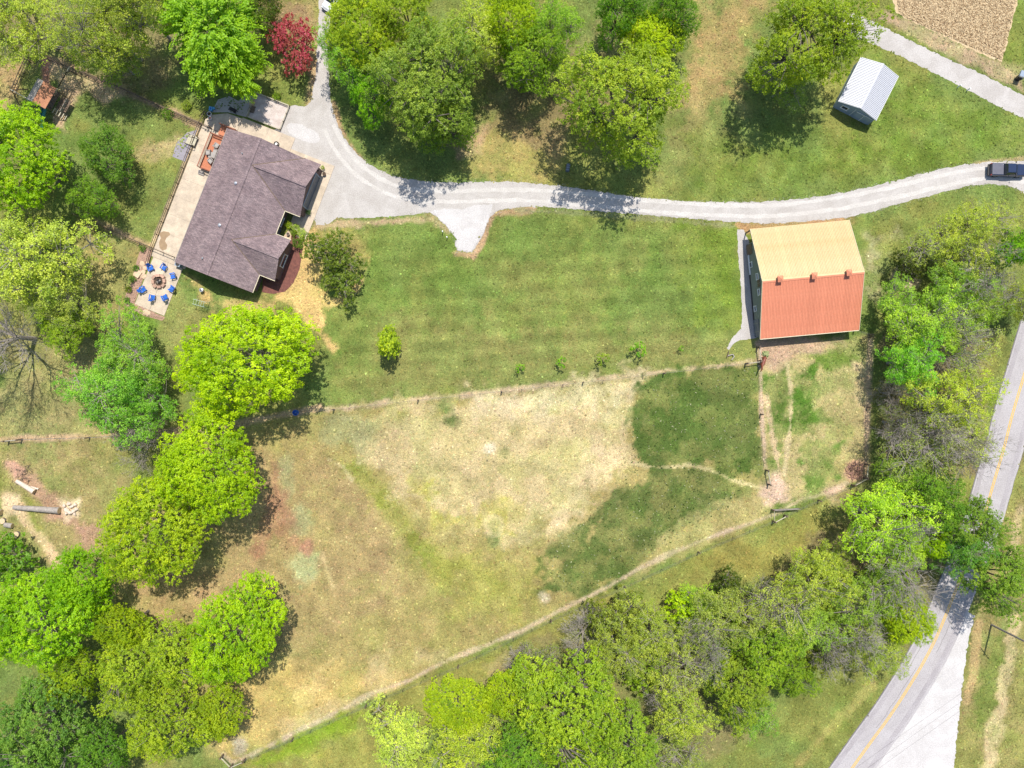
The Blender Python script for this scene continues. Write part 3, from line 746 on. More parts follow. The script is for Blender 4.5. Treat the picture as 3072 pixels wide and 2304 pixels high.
# ------------------------------------------------------------------ house
class Frame:
    def __init__(s, px, py, z, deg):
        p = P(px, py, z); s.o = Vector((p.x, p.y, 0)); s.a = math.radians(deg)
        s.c, s.s = math.cos(s.a), math.sin(s.a)
    def loc(s, px, py, z=0.0):
        p = P(px, py, z); x, y = p.x - s.o.x, p.y - s.o.y
        return Vector((s.c * x + s.s * y, -s.s * x + s.c * y, z))
    def world(s, x, y, z=0.0):
        return Vector((s.o.x + s.c * x - s.s * y, s.o.y + s.s * x + s.c * y, z))

def window(parent, c, w, h, normal, name='window', panes=2, frame_mat='white'):
    """window in a wall: frame bars proud of the wall, each pane its own piece; normal 'x+','x-','y+','y-'"""
    ax = 0 if normal[0] == 'x' else 1
    sg = 1 if normal[1] == '+' else -1
    def bx(mb, du, dz, su, sz, dep, off):
        cc = list(c); cc[ax] += sg * off; cc[1 - ax] += du; cc[2] += dz
        sz3 = [0, 0, sz]; sz3[ax] = dep; sz3[1 - ax] = su
        mb.box(cc, sz3)
    fr = MB(); t = .09
    bx(fr, 0, h / 2, w + .14, t, .10, .05); bx(fr, 0, -h / 2, w + .2, t, .14, .07)
    bx(fr, -w / 2, 0, t, h - t, .10, .05); bx(fr, w / 2, 0, t, h - t, .10, .05)
    f = fr.build(name, M[frame_mat], parent)
    pw = (w - t - .05 * (panes - 1)) / panes
    for i in range(panes):
        pn = MB(); bx(pn, -w / 2 + t / 2 + pw / 2 + i * (pw + .05), 0, pw, h - t, .03, .025)
        pn.build('pane', M['glass'], f)
    return f

FH = Frame(690, 640, 2.7, -21.5)
house = thing('house', 'single storey house with mauve brown shingle roof beside the gravel drive', 'house', FH.o, FH.a)
EZ, RZ = 2.7, 5.1
x0, x1, xr, y0, y1 = -5.15, 7.7, 1.24, -10.1, 12.05
gx, gy0, gy1, gr = 10.25, 3.5, 12.15, 4.98
qx, qy0, qy1, qr = 10.25, -7.1, -0.4, 4.6
sl = (RZ - EZ) / (x1 - xr)
# walls: main box, garage wing, porch wing with their gable ends
def gable_wall(a0, a1, b0, b1, ridge_a, ridge_z, axis, ov=.4):
    """closed wall shell; gable ends on the 'axis' direction"""
    mb = MB(); e = EZ - .1
    if axis == 'y':
        pr = [(a0, 0.0), (a1, 0.0), (a1, e), (ridge_a, ridge_z - .2), (a0, e)]
        V = [(p[0], b0, p[1]) for p in pr] + [(p[0], b1, p[1]) for p in pr]
    else:
        pr = [(b0, 0.0), (b1, 0.0), (b1, e), (ridge_a, ridge_z - .2), (b0, e)]
        V = [(a0, p[0], p[1]) for p in pr] + [(a1, p[0], p[1]) for p in pr]
    n = 5
    mb.add(V, [tuple(range(n)), tuple(range(2 * n - 1, n - 1, -1))] + [(i, n + i, n + (i + 1) % n, (i + 1) % n) for i in range(n)])
    return mb
gable_wall(x0 + .45, x1 - .45, y0 + .35, y1 - .3, xr, RZ, 'y').build('wall', M['brick'], house)
gable_wall(x1 - .5, gx - .35, gy0 + .4, gy1 - .4, (gy0 + gy1) / 2, gr, 'x').build('garage_wall', M['brick'], house)
gable_wall(x1 - .5, qx - .35, qy0 + .4, qy1 - .4, (qy0 + qy1) / 2, qr, 'x').build('wall', M['brick'], house)
T = .14
roof = MB().slab([(x0, y0, EZ), (xr, y0, RZ), (xr, y1, RZ), (x0, y1, EZ)], T).build('roof', M['shingle'], house)
MB().slab([(xr, y0, RZ), (x1, y0, EZ), (x1, y1, EZ), (xr, y1, RZ)], T).build('roof', M['shingle'], house)
gm = (gy0 + gy1) / 2; xa = xr + (RZ - gr) / sl
MB().slab([(xa, gm, gr + .02), (gx, gm, gr + .02), (gx, gy1, EZ + .02), (x1, gy1, EZ + .02)], T).build('roof', M['shingle'], house)
MB().slab([(xa, gm, gr + .02), (x1, gy0, EZ + .02), (gx, gy0, EZ + .02), (gx, gm, gr + .02)], T).build('roof', M['shingle'], house)
qm = (qy0 + qy1) / 2; xb = xr + (RZ - qr) / sl
MB().slab([(xb, qm, qr + .02), (qx, qm, qr + .02), (qx, qy1, EZ + .02), (x1, qy1, EZ + .02)], T).build('roof', M['shingle'], house)
MB().slab([(xb, qm, qr + .02), (x1, qy0, EZ + .02), (qx, qy0, EZ + .02), (qx, qm, qr + .02)], T).build('roof', M['shingle'], house)
capm = M['shingle']
def ridge_cap(p, q):
    MB().bar((p[0], p[1], p[2] + .03), (q[0], q[1], q[2] + .03),   .32, .05).build('ridge_cap', capm, roof)
ridge_cap((xr, y0, RZ), (xr, y1, RZ)); ridge_cap((xa + .3, gm, gr + .02), (gx, gm, gr + .02)); ridge_cap((xb + .3, qm, qr + .02), (qx, qm, qr + .02))
for p, q in (((x1 + .06, qy1, 0), (x1 + .06, gy0, 0)), ((x1 + .06, gy0 - .06, 0), (gx, gy0 - .06, 0)), ((x1 + .1, qy1 + .06, 0), (qx, qy1 + .06, 0)),
             ((x1 + .06, y0, 0), (x1 + .06, qy0, 0)), ((x1 + .06, qy0 - .06, 0), (qx, qy0 - .06, 0)), ((x0 - .05, y0, 0), (x0 - .05, y1, 0))):
    MB().bar((p[0], p[1], EZ - .02), (q[0], q[1], EZ - .02), .09, .12).build('gutter', M['cream'] if p[0] > 0 else M['greywood'], house)
for px, py, z, r in ((708, 550, 4.7, .26), (660, 676, 4.7, .27), (728, 461, 4.3, .12), (608, 775, 4.5, .15)):
    p = FH.loc(px, py, z)
    zz = EZ + (p.x - x0) * (RZ - EZ) / (xr - x0)
    MB().lathe((p.x, p.y, zz - .1), ((r * .8, 0), (r * .8, .22), (r, .24), (r * .9, .34), (r * .3, .42)), 12).build('roof_vent', M['steel'], roof)
for p, q in (((xa, gm, gr), (x1, gy0, EZ)), ((xa, gm, gr), (x1, gy1, EZ)), ((xb, qm, qr), (x1, qy0, EZ)), ((xb, qm, qr), (x1, qy1, EZ))):
    MB().bar((p[0], p[1], p[2] + .03), (q[0], q[1], q[2] + .03), .12, .03).build('valley_shade_strip', M['darkwood'], roof)  # dark strips added to stand in for shading along the roof valleys
# garage door and its trim on the east gable
gd = MB()
gxw = gx - .35
for k in range(4):
    gd.box((gxw + .03, gm + .1, .33 + k * .6), (.06, 5.2, .57))
gdo = gd.build('garage_door', M['slate'], house)
MB().box((gxw + .05, gm + .1, 2.5), (.1, 5.6, .16)).box((gxw + .05, gm - 2.6, 1.2), (.1, .16, 2.4)).box((gxw + .05, gm + 2.8, 1.2), (.1, .16, 2.4)).build('door_trim', M['bluegrey'], house)
MB().box((gxw + .1, gy1 - .95, 2.0), (.18, .22, .34)).build('wall_lamp', M['dark'], house)
window(house, (qx - .35, qm, 1.55), 2.0, 1.3, 'x+', panes=2)
window(house, (x1 - .45, 1.8, 1.5), 1.4, 1.3, 'x+', panes=2)
dr = MB().box((x1 - .43, .35, 1.05), (.06, .95, 2.05)).build('door', M['slate'], house)
MB().tube((x1 - .38, .7, 1.05), (x1 - .30, .7, 1.05), .04).build('handle', M['steel'], dr)
window(house, (5.0, y0 + .35, 1.5), 1.4, 1.2, 'y-', panes=2); window(house, (-2.6, y0 + .35, 1.5), 1.2, 1.2, 'y-', panes=2)
window(house, (x0 + .45, -5.5, 1.5), 1.4, 1.2, 'x-', panes=2); window(house, (x0 + .45, 3.2, 1.3), 1.8, 1.9, 'x-', panes=2)

# ------------------------------------------------------------------ concrete patio and walks, slab by slab
def slabs(name, quads, z=.10):
    root = tag(bpy.data.objects.new(name, None), kind='structure'); COL.objects.link(root)
    for q in quads:
        w = [FH.world(*p) for p in q]
        cx = sum(p.x for p in w) / len(w); cy = sum(p.y for p in w) / len(w)
        w = [((p.x - cx) * .995 + cx, (p.y - cy) * .995 + cy) for p in w]
        MB().prism(w, -.05, z + random.uniform(-.004, .004)).build('slab', M['concrete'], root)
    return root
qs = []
ys_ = [11.5, 8.6, 5.6, 2.6, -.4, -3.4, -6.4, -9.2, -10.6]
for a, b in zip(ys_[:-1], ys_[1:]):
    qs.append([(-10.35, b), (-4.6, b), (-4.6, a), (-10.35, a)])
ys_ = [-10.62, -13.3, -16.0, -18.65]
for a, b in zip(ys_[:-1], ys_[1:]):
    for u, v in ((-9.95, -7.45), (-7.43, -4.95)):
        qs.append([(u, b), (v, b), (v, a), (u, a)])
slabs('patio', qs)
qs = [[(-10.2, 11.52), (-4.9, 11.6), (-4.9, 14.85), (-7.4, 14.75), (-9.6, 13.6), (-10.3, 12.6)]]
xs_ = [-4.88, -2.6, -.4, 1.8, 4.0]
for a, b in zip(xs_[:-1], xs_[1:]): qs.append([(a, 11.7), (b, 11.7), (b, 15.0), (a, 15.0)])
xs_ = [4.02, 6.4, 8.8, 11.4]
for a, b in zip(xs_[:-1], xs_[1:]): qs.append([(a, 11.7), (b, 11.7), (b, 13.2), (a, 13.2)])
slabs('walk', qs, .09)
qs = []
ys_ = [11.68, 9.5, 7.3, 5.1, 2.9, .6]
for i, (a, b) in enumerate(zip(ys_[:-1], ys_[1:])): qs.append([(9.8, b), (11.45 - .1 * (i > 3), b), (11.45, a), (9.8, a)])
qs.append([(8.2, 1.5), (9.78, 1.5), (9.78, 4.2), (8.2, 4.2)])
slabs('walk', qs, .09)
wet = [FH.loc(px, py) for px, py in ((478, 700), (492, 694), (508, 697), (512, 704), (500, 714), (496, 724), (503, 736), (500, 748), (488, 752), (480, 744), (478, 728), (484, 714))]
b = MB(); b.poly([(*FH.world(p.x, p.y)[:2], .112) for p in reversed(wet)])
tag(b.build('wet_patch', M['concrete_wet']), kind='structure')
# mulch bed and rock bed
def fsheet(name, pts, z, mat, rag=.6, seed=3, **k): return sheet(name, pts, z, mat, rag, seed, **k)
fsheet('mulch_bed', [(876, 705), (912, 690), (905, 770), (898, 810), (880, 850), (855, 875), (820, 882), (786, 876), (790, 820), (840, 760)], .03, M['mulch'])
fsheet('stone_bed', [(428, 735), (458, 752), (432, 830), (404, 910), (450, 932), (496, 952), (487, 962), (440, 950), (392, 930), (376, 910), (376, 885), (392, 855), (404, 805), (416, 765)], .03, pmat('bed_soil', (.34, .22, .15), (.28, .17, .12), 2, .95, fine=.2, fscale=12))
def rocks_stuff(name, poly, n, r0, r1, mat, seed, label):
    r = np.random.default_rng(seed); pts = in_poly(poly)(r, n); mb = MB()
    for i, p in enumerate(pts):
        mb.rock((p[0], p[1], .06), r.uniform(r0, r1), seed * 1000 + i, .5)
    tag(mb.build(name, mat), label=label, kind='stuff')
rocks_stuff('river_rock', [(432, 742), (454, 754), (428, 830), (401, 910), (448, 932), (490, 954), (440, 946), (396, 926), (380, 905), (380, 885), (396, 855), (408, 805), (420, 768)], 2600, .10, .22, M['stone'], 5, 'pink stones filling the curved bed beside the patio')
for i, (px, py, r) in enumerate(((428, 793, .5), (436, 806, .45), (418, 812, .55), (410, 820, .5), (428, 822, .6), (434, 830, .4), (438, 936, .5), (446, 940, .45), (430, 790, .35), (442, 790, .35))):
    p = P(px, py); mb = MB(); mb.rock((0, 0, 0), r, 50 + i, .22)
    o = mb.build('flagstone', M['stonepale']); o.location = (p.x, p.y, .13)
    tag(o, 'pale flat flagstone lying in the pink stone bed', 'stone', 'flagstones in the stone bed')
p = P(418, 824); o = MB().box((0, 0, .2), (1.1, .7, .35)).build('stone_bench', M['stonepale'], bevel=.04); o.location = (p.x, p.y, .05); o.rotation_euler = (0, 0, .9)
tag(o, 'square cut stone block standing in the rock bed by the blue chairs', 'stone')

# fire pit: ring of stone blocks with burnt logs
fp = P(479, 845)
pit = thing('fire_pit', 'eight sided stone fire pit with charred logs in the ring of chairs', 'fire pit', (fp.x, fp.y, .10), FH.a)
blk = MB().box((0, 0, 0), (.62, .42, .2)).build('stone_block', M['stone'], pit, bevel=.03)
first = True
for lay in range(2):
    for k in range(8):
        a = math.pi * 2 * (k + .5 * lay * .2) / 8 + math.pi / 8
        o = blk if first else blk.copy()
        if not first: COL.objects.link(o); o.parent = pit
        first = False
        R_ = .98 if k % 2 else .9
        o.location = (R_ * math.cos(a), R_ * math.sin(a), .1 + .205 * lay); o.rotation_euler = (0, 0, a + math.pi / 2)
MB().lathe((0, 0, 0), ((.7, 0), (.7, .06)), 16).build('ash_bed', M['soil'], pit)
for k in range(5):
    a = k * 1.3; MB().tube((-.4 * math.cos(a), -.4 * math.sin(a), .12 + .05 * k), (.42 * math.cos(a), .4 * math.sin(a), .16 + .05 * k), .07, .06, 7).build('burnt_log', M['greywood'] if k % 2 else M['black'], pit)

# adirondack chairs
def adirondack():
    root = thing('adirondack_chair', '', 'chair')
    for k in range(5): MB().box((-.20 + k * .1, .02, .36 - .0), (.09, .52, .03), rx=.12).build('seat_slat', M['blue'], root)
    for k in range(5):
        h = .78 - .05 * abs(k - 2)
        MB().box((-.20 + k * .1, -.36 - .10, .36 + h / 2 * .9), (.09, .03, h), rx=.42).build('back_slat', M['blue'], root)
    for s in (-1, 1):
        MB().box((s * .34, -.02, .56), (.14, .72, .03)).build('armrest', M['blue'], root)
        MB().box((s * .31, .27, .28), (.05, .10, .54)).build('leg', M['blue'], root)
        MB().box((s * .31, -.30, .26), (.05, .12, .5), rx=.35).build('leg', M['blue'], root)
    MB().box((0, .30, .30), (.6, .03, .12)).build('front_apron', M['blue'], root)
    return root
chair_lab = ['blue slatted adirondack chair at the rock bed, nearest the patio fence end', 'blue adirondack chair directly north of the fire pit, nearest the fence gate', 'blue adirondack chair nearest the south corner of the house wall', 'blue adirondack chair on the right side of the fire pit, beside the lawn edge', 'blue adirondack chair at the lower right of the fire pit ring', 'blue adirondack chair directly below the fire pit', 'blue adirondack chair at the lower left, next to the pink rock bed']
spots = ((453, 805), (492, 803), (519, 828), (516, 866), (495, 892), (458, 892), (430, 868))
ch0 = adirondack()
for i, (px, py) in enumerate(spots):
    o = ch0 if i == 0 else copy_tree(ch0)
    p = P(px, py, .4); o.location = (p.x, p.y, .10)
    d = fp - p; o.rotation_euler = (0, 0, math.atan2(d.y, d.x) - math.pi / 2 + random.uniform(-.2, .2)); o.scale = (1.12, 1.12, 1.05)
    tag(o, chair_lab[i], 'chair', 'blue chairs around the fire pit')

# ------------------------------------------------------------------ deck with railings, furniture
dk = thing('deck', 'orange stained raised deck with baluster railing on the west side of the house', 'deck', FH.o, FH.a)
DZ = .62
dx0, dx1, dy0, dy1 = -8.05, -4.72, 5.05, 10.75
nb = 24
wdt = (dx1 - dx0) / nb
bd = MB().box((0, 0, 0), (wdt - .012, dy1 - dy0, .035)).mesh('deck_board')
for k in range(nb):
    o = link('deck_board', bd, M['deck'], dk); o.location = (dx0 + wdt * (k + .5), (dy0 + dy1) / 2, DZ)
MB().box(((dx0 + dx1) / 2, dy0 + .02, DZ - .15), (dx1 - dx0, .04, .24)).box(((dx0 + dx1) / 2, dy1 - .02, DZ - .15), (dx1 - dx0, .04, .24)).box((dx0 + .02, (dy0 + dy1) / 2, DZ - .15), (.04, dy1 - dy0 - .1, .24)).build('rim_joist', M['deckdark'], dk)
MB().box((-6.1, 11.85, .35), (2.7, 1.5, .06)).build('landing', M['deck'], dk)
bal = MB().box((0, 0, 0), (.05, .05, .8)).mesh('baluster')
def railing(p, q, z, step=.17):
    p = Vector((*p, z)); q = Vector((*q, z)); L = (q - p).length
    r_ = MB().bar(p + Vector((0, 0, .92)), q + Vector((0, 0, .92)), .13, .04).build('rail', M['deckdark'], dk)
    MB().bar(p + Vector((0, 0, .1)), q + Vector((0, 0, .1)), .06, .07).build('rail', M['deckdark'], dk)
    n = int(L / step)
    for i in range(1, n):
        o = link('baluster', bal, M['stonepale'], r_); o.location = p.lerp(q, i / n) + Vector((0, 0, .5))
    for e in (p, q):
        MB().box((e.x, e.y, z + .5), (.1, .1, 1.06)).build('post', M['deckdark'], dk)
railing((dx0 + .05, dy0 + .05), (dx0 + .05, dy1 - .05), DZ)
railing((dx0 + .25, dy1 - .05), (dx1, dy1 - .05), DZ)
railing((dx0 + .6, dy0 + .05), (dx1, dy0 + .05), DZ)
railing((-7.4, 12.6), (dx1, 12.6), .35)
for k in range(3):
    MB().box((-7.7, 4.62 - k * .3, DZ - .2 - k * .18), (1.0, .3, .05)).build('step', M['greywood'], dk)
def wicker_chair(name, label, px, py, rz, w=.8):
    p = P(px, py, DZ + .4)
    t = thing(name, label, 'chair' if w < 1 else 'sofa', (p.x, p.y, DZ + .02), FH.a + rz, 'deck furniture')
    MB().box((0, 0, .2), (w, .78, .4)).build('base', M['greywood'], t, bevel=.03)
    MB().box((0, -.36, .55), (w, .14, .5)).build('backrest', M['greywood'], t, bevel=.03)
    for s in (-1, 1): MB().box((s * (w / 2 - .06), .02, .45), (.12, .62, .3)).build('armrest', M['greywood'], t, bevel=.02)
    MB().box((0, .04, .46), (w - .26, .6, .14)).build('cushion', M['cushion'], t, bevel=.03)
wicker_chair('wicker_chair', 'grey wicker armchair at the north end of the deck by the roof edge', 650, 437, -.2)
wicker_chair('wicker_chair', 'grey wicker armchair in the middle of the deck, turned to the side', 625, 458, 1.9)
wicker_chair('wicker_chair', 'grey wicker seat at the south end of the deck seating group', 632, 483, 2.7, .85)
wicker_chair('wicker_sofa', 'long pale grey sofa set against the house on the deck', 644, 462, 1.57, 1.5)
p = P(634, 466, 1)
t = thing('patio_table', 'low grey table between the seats on the orange deck', 'table', (p.x, p.y, DZ + .02), FH.a)
MB().box((0, 0, .42), (.7, 1.0, .05)).build('tabletop', M['cushion'], t, bevel=.01)
for a in (-1, 1):
    for b_ in (-1, 1): MB().box((a * .29, b_ * .43, .2), (.06, .06, .4)).build('leg', M['greywood'], t)

def bin_thing(name, label, cat, px, py, prof, mat, z=.1, n=14, inner=None, rz=0):
    p = P(px, py, z + .3)
    t = thing(name, label, cat, (p.x, p.y, z), rz)
    MB().lathe((0, 0, 0), prof, n).build('body', M[mat], t, smooth=False)
    if inner: MB().lathe((0, 0, 0), inner[0], n).build(inner[2], M[inner[1]], t)
    return t
bin_thing('planter', 'round white planter on the concrete by the north fence corner', 'planter', 628, 342, ((.28, 0), (.36, .35), (.36, .42), (.30, .42), (.30, .36)), 'white', inner=(((.29, .34), (.29, .37)), 'soil', 'soil'))
bin_thing('planter', 'smaller white pot just below the round white planter', 'planter', 630, 354, ((.2, 0), (.26, .3), (.26, .34), (.2, .34), (.2, .3)), 'white', inner=(((.19, .28), (.19, .31)), 'terracotta', 'soil'))
bin_thing('water_bucket', 'small pale blue lidded bucket next to the blue cooler', 'bucket', 641, 325, ((.16, 0), (.2, .36), (.21, .37), (.21, .41), (.05, .43)), 'lightblue')
p = P(633, 327, .4); t = thing('cooler', 'square light blue cooler on the concrete corner north of the house', 'cooler', (p.x, p.y, .1), FH.a + .2)
MB().box((0, 0, .22), (.5, .62, .42)).build('body', M['lightblue'], t, bevel=.03); MB().box((0, 0, .46), (.53, .65, .06)).build('lid', M['lightblue'], t, bevel=.02); MB().box((0, 0, .50), (.2, .3, .03)).build('handle', M['blue'], t)
p = P(699, 331, .6); t = thing('grill', 'black barbecue grill standing on the gravel by the concrete walk', 'grill', (p.x, p.y, .02), FH.a - .1)
MB().box((0, 0, .75), (1.2, .62, .26)).build('firebox', M['black'], t, bevel=.05); MB().box((0, .04, .98), (.8, .5, .22)).build('lid', M['black'], t, bevel=.08); MB().box((0, -.3, 1.0), (.7, .04, .05)).build('handle', M['steel'], t)
for a in (-1, 1):
    for b_ in (-1, 1): MB().box((a * .5, b_ * .24, .32), (.06, .06, .62)).build('leg', M['black'], t)
p = P(829, 432, .3); t = thing('hose_reel', 'dark coiled hose with white hub by the north wall of the house', 'hose reel', (p.x, p.y, .1), FH.a)
for k in range(3): 
    mb = MB()
    for i in range(14):
        a, b_ = 6.283 * i / 14, 6.283 * (i + 1) / 14
        mb.tube((.38 * math.cos(a), .38 * math.sin(a), .06 + k * .08), (.38 * math.cos(b_), .38 * math.sin(b_), .06 + k * .08), .05, n=6)
    mb.build('hose_coil', M['black'], t)
MB().lathe((0, 0, 0), ((.2, 0), (.2, .3), (.08, .34)), 12).build('hub', M['white'], t)
# heat pump at the south corner of the house
p = P(537, 793, .5); t = thing('heat_pump', 'grey air conditioner unit against the south west corner of the house', 'air conditioner', (p.x, p.y, .05), FH.a)
MB().box((0, 0, .45), (.9, .8, .9)).build('casing', M['bluegrey'], t, bevel=.03); MB().lathe((0, 0, .9), ((.34, 0), (.34, .03), (.1, .05)), 16).build('fan_grille', M['dark'], t)
bin_thing('trash_can', 'round grey metal trash can on the straw south of the house', 'trash can', 607, 871, ((.24, 0), (.3, .7), (.32, .72), (.32, .76), (.1, .84)), 'steel', z=.02, inner=(((.12, .84), (.12, .9)), 'black', 'lid_handle'))
# metal frame south of the house
p = P(592, 908, 1.4); t = thing('metal_rack', 'pale green tubular metal frame standing on the lawn south of the house', 'rack', (p.x, p.y, 0), FH.a + .12)
for s in (-1, 1):
    MB().tube((-.7, s * .38, 1.5), (1.3, s * .38, 1.5), .035, n=8).build('rail', M['greenpaint'], t)
for k in range(5): MB().tube((-.55 + k * .4, -.38, 1.5), (-.55 + k * .4, .38, 1.5), .02, n=6).build('rung', M['greenpaint'], t)
for a in (-.6, 1.2):
    for s in (-1, 1): MB().tube((a, s * .38, 1.5), (a + .05, s * .6, 0), .035, n=8).build('leg', M['greenpaint'], t)

# stone pad with timber frame north of the walk
pad = FH
fr = thing('kennel_frame', 'rectangular timber rail frame around the pale sand pad north of the house', 'frame', FH.o, FH.a)
px0, px1, py0, py1 = -4.2, 1.4, 15.35, 19.35
for (a, b_) in (((px0, py0), (px1, py0)), ((px1, py0), (px1, py1)), ((px1, py1), (px0, py1)), ((px0, py1), (px0, py0))):
    MB().bar((*a, .55), (*b_, .55), .1, .07).build('rail', M['palewood'], fr); MB().bar((*a, .14), (*b_, .14), .06, .16).build('base_board', M['palewood'], fr)
    for k in range(3):
        e = Vector((*a, 0)).lerp(Vector((*b_, 0)), k / 3); MB().box((e.x, e.y, .3), (.1, .1, .62)).build('post', M['darkwood'], fr)
w = [FH.world(*q) for q in ((px0 + .05, py0 + .05), (px1 - .05, py0 + .05), (px1 - .05, py1 - .05), (px0 + .05, py1 - .05))]
tag(MB().poly([(q.x, q.y, .03) for q in w]).build('sand_pad', pmat('pale_sand', (.50, .44, .40), (.40, .33, .29), 1.1, .95, fine=.15, fscale=9)), kind='structure')
w = [FH.world(*q) for q in ((-9.8, 14.0), (-7.4, 14.95), (-4.4, 15.3), (-4.35, 19.4), (-5.5, 20.2), (-6.5, 17.2), (-8.2, 17.4), (-9.6, 16.2))]
tag(MB().poly([(q.x, q.y, .016) for q in w]).build('gravel_pad', M['gravel']), kind='structure')
for (px, py, cx, m_) in ((756, 309, 'stack of cut firewood leaning on the left side of the timber frame', 'cutwood'), (754, 326, 'brown wooden pallet lying inside the timber frame by its left rail', 'darkwood')):
    p = P(px, py, .3)
    t = thing('firewood_stack' if m_ == 'cutwood' else 'pallet', cx, 'firewood' if m_ == 'cutwood' else 'pallet', (p.x, p.y, .03), FH.a)
    for k in range(6):
        if m_ == 'cutwood': MB().tube((-.35, -.3 + k * .12, .12 + .2 * (k % 2)), (.35, -.3 + k * .12, .14 + .2 * (k % 2)), .1, .09, 8).build('log', M[m_], t)
        else: MB().box((-.4 + k * .16, 0, .16), (.13, 1.1, .03)).build('slat', M[m_], t)
    if m_ != 'cutwood':
        for s in (-.45, 0, .45): MB().box((0, s, .08), (.95, .09, .11)).build('runner', M[m_], t)

# wooden steps over the fence on the west lawn
p = P(573, 420, .4); t = thing('wooden_steps', 'pale wooden steps with handrail leading down from the patio fence to the west lawn', 'steps', (p.x, p.y, 0), FH.a)
for k in range(4): MB().box((.75 - k * .42, 0, .62 - k * .14), (.4, 1.5, .05)).build('tread', M['palewood'], t)
for s in (-1, 1):
    MB().bar((.95, s * .72, .55), (-.9, s * .72, .05), .05, .2).build('stringer', M['palewood'], t)
    MB().bar((.95, s * .78, 1.35), (-.7, s * .78, 1.0), .06, .08).build('handrail', M['palewood'], t)
    for xx, zz in ((.9, 1.3), (-.65, 1.0)): MB().box((xx, s * .78, zz / 2), (.08, .08, zz)).build('post', M['darkwood'], t)
w = [FH.world(*q) for q in ((-13.0, 5.2), (-10.8, 5.2), (-10.8, 8.0), (-10.9, 10.6), (-12.2, 9.6), (-13.2, 7.5))]
tag(MB().poly([(q.x, q.y, .016) for q in w]).build('gravel_pad', pmat('blue_grey_gravel', (.27, .25, .27), (.22, .2, .22), 1.2, .95, fine=.2, fscale=9)), kind='structure')

# ------------------------------------------------------------------ barn
FB = Frame(2420, 840, 2.6, 5.2)
barn = thing('barn', 'large barn with one cream and one orange ribbed metal roof slope below the drive', 'barn', FB.o, FB.a)
bx0, bx1, by0, by1, BE, BR = -7.95, 7.35, -8.4, 8.63, 2.6, 5.7
wl = bx0 + .12; wr = bx1 - .12; wn_ = by1 - 2.0; ws = by0 + .5
bsl = (BR - BE) / (by1 - 0.05)
def rz_at(y): return BR - abs(y - .05) * bsl - .12
# walls: body with gable ends; the north bay is an open porch under the same roof
ys5 = [ws, .05, wn_]
for xx, nm in ((wl, 'west_wall'), (wr - .15, 'east_wall')):
    prof = [(ws, .55), (wn_, .55), (wn_, rz_at(wn_)), (.05, rz_at(.05)), (ws, rz_at(ws))]
    V = [(xx, a, b) for a, b in prof] + [(xx + .15, a, b) for a, b in prof]
    MB().add(V, [(4, 3, 2, 1, 0), (5, 6, 7, 8, 9)] + [(i, (i + 1) % 5, 5 + (i + 1) % 5, 5 + i) for i in range(5)]).build('wall', M['siding'], barn)
    MB().box((xx + .075, (ws + wn_) / 2, .27), (.21, wn_ - ws, .54)).build('skirt', M['dark'], barn)
MB().box(((wl + wr) / 2, ws + .08, 1.05), (wr - wl - .32, .15, 2.1)).build('wall', M['siding'], barn)
MB().box(((wl + wr) / 2, wn_ - .08, 1.4), (wr - wl - .32, .15, 2.8)).build('wall', M['darkwood'], barn)
for k in range(6):
    xx = bx0 + .15 + k * (bx1 - bx0 - .3) / 5
    MB().box((xx, by1 - .12, 1.25), (.16, .16, 2.5)).build('post', M['darkwood'], barn)
# clapboards on the camera-side gable
cb = MB().box((0, 0, 0), (.03, 1, .02)).mesh('clapboard')
for k in range(18):
    z = .75 + k * .25
    ya = ws + .02; yb = wn_ - .02
    if z > 2.3:
        d = (BR - .3 - z) / bsl
        ya = max(ya, .05 - d); yb = min(yb, .05 + d)
    if yb - ya > .6:
        o = link('clapboard', cb, M['siding'], barn); o.location = (wl - .012, (ya + yb) / 2, z); o.scale = (1, yb - ya, 1)
# roofing sheets with raised ribs, 17 per slope
npan = 17; pw = (bx1 - bx0) / npan
def panel_mesh(name, y_e, y_r, z_e, z_r):
    mb = MB(); e = .004
    A = [(-pw / 2 + e, y_e, z_e), (pw / 2 - e, y_e, z_e), (pw / 2 - e, y_r, z_r), (-pw / 2 + e, y_r, z_r)]
    if y_e > y_r: A = A[::-1]
    mb.slab(A, .05)
    for k in range(4):
        xx = -pw / 2 + pw * (k + .5) / 4
        mb.bar((xx, y_e, z_e + .025), (xx, y_r, z_r + .025), .055, .05)
    return mb.mesh(name)
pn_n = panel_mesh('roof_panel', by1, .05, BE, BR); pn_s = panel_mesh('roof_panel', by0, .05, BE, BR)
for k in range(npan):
    for me, mt in ((pn_n, M['creammetal']), (pn_s, M['orange_paint'])):  # north slope sheets coloured cream, south slope sheets orange
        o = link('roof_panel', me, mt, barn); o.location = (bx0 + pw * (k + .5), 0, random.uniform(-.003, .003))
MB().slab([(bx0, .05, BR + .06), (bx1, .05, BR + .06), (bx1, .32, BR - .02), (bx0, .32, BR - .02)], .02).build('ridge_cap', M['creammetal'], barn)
MB().slab([(bx0, -.2, BR - .02), (bx1, -.2, BR - .02), (bx1, .049, BR + .06), (bx0, .049, BR + .06)], .02).build('ridge_cap', M['orange_paint'], barn)
MB().bar((bx0, by0 - .06, BE - .05), (bx1, by0 - .06, BE - .05), .10, .12).build('gutter', M['cream'], barn)
for s, xx in ((-1, bx0 - .03), (1, bx1 + .03)):
    for ya, yb in ((by1, .05), (by0, .05)):
        MB().bar((xx, ya, BE - .06), (xx, yb, BR - .06), .05, .2).build('rake_trim', M['cream'], barn)
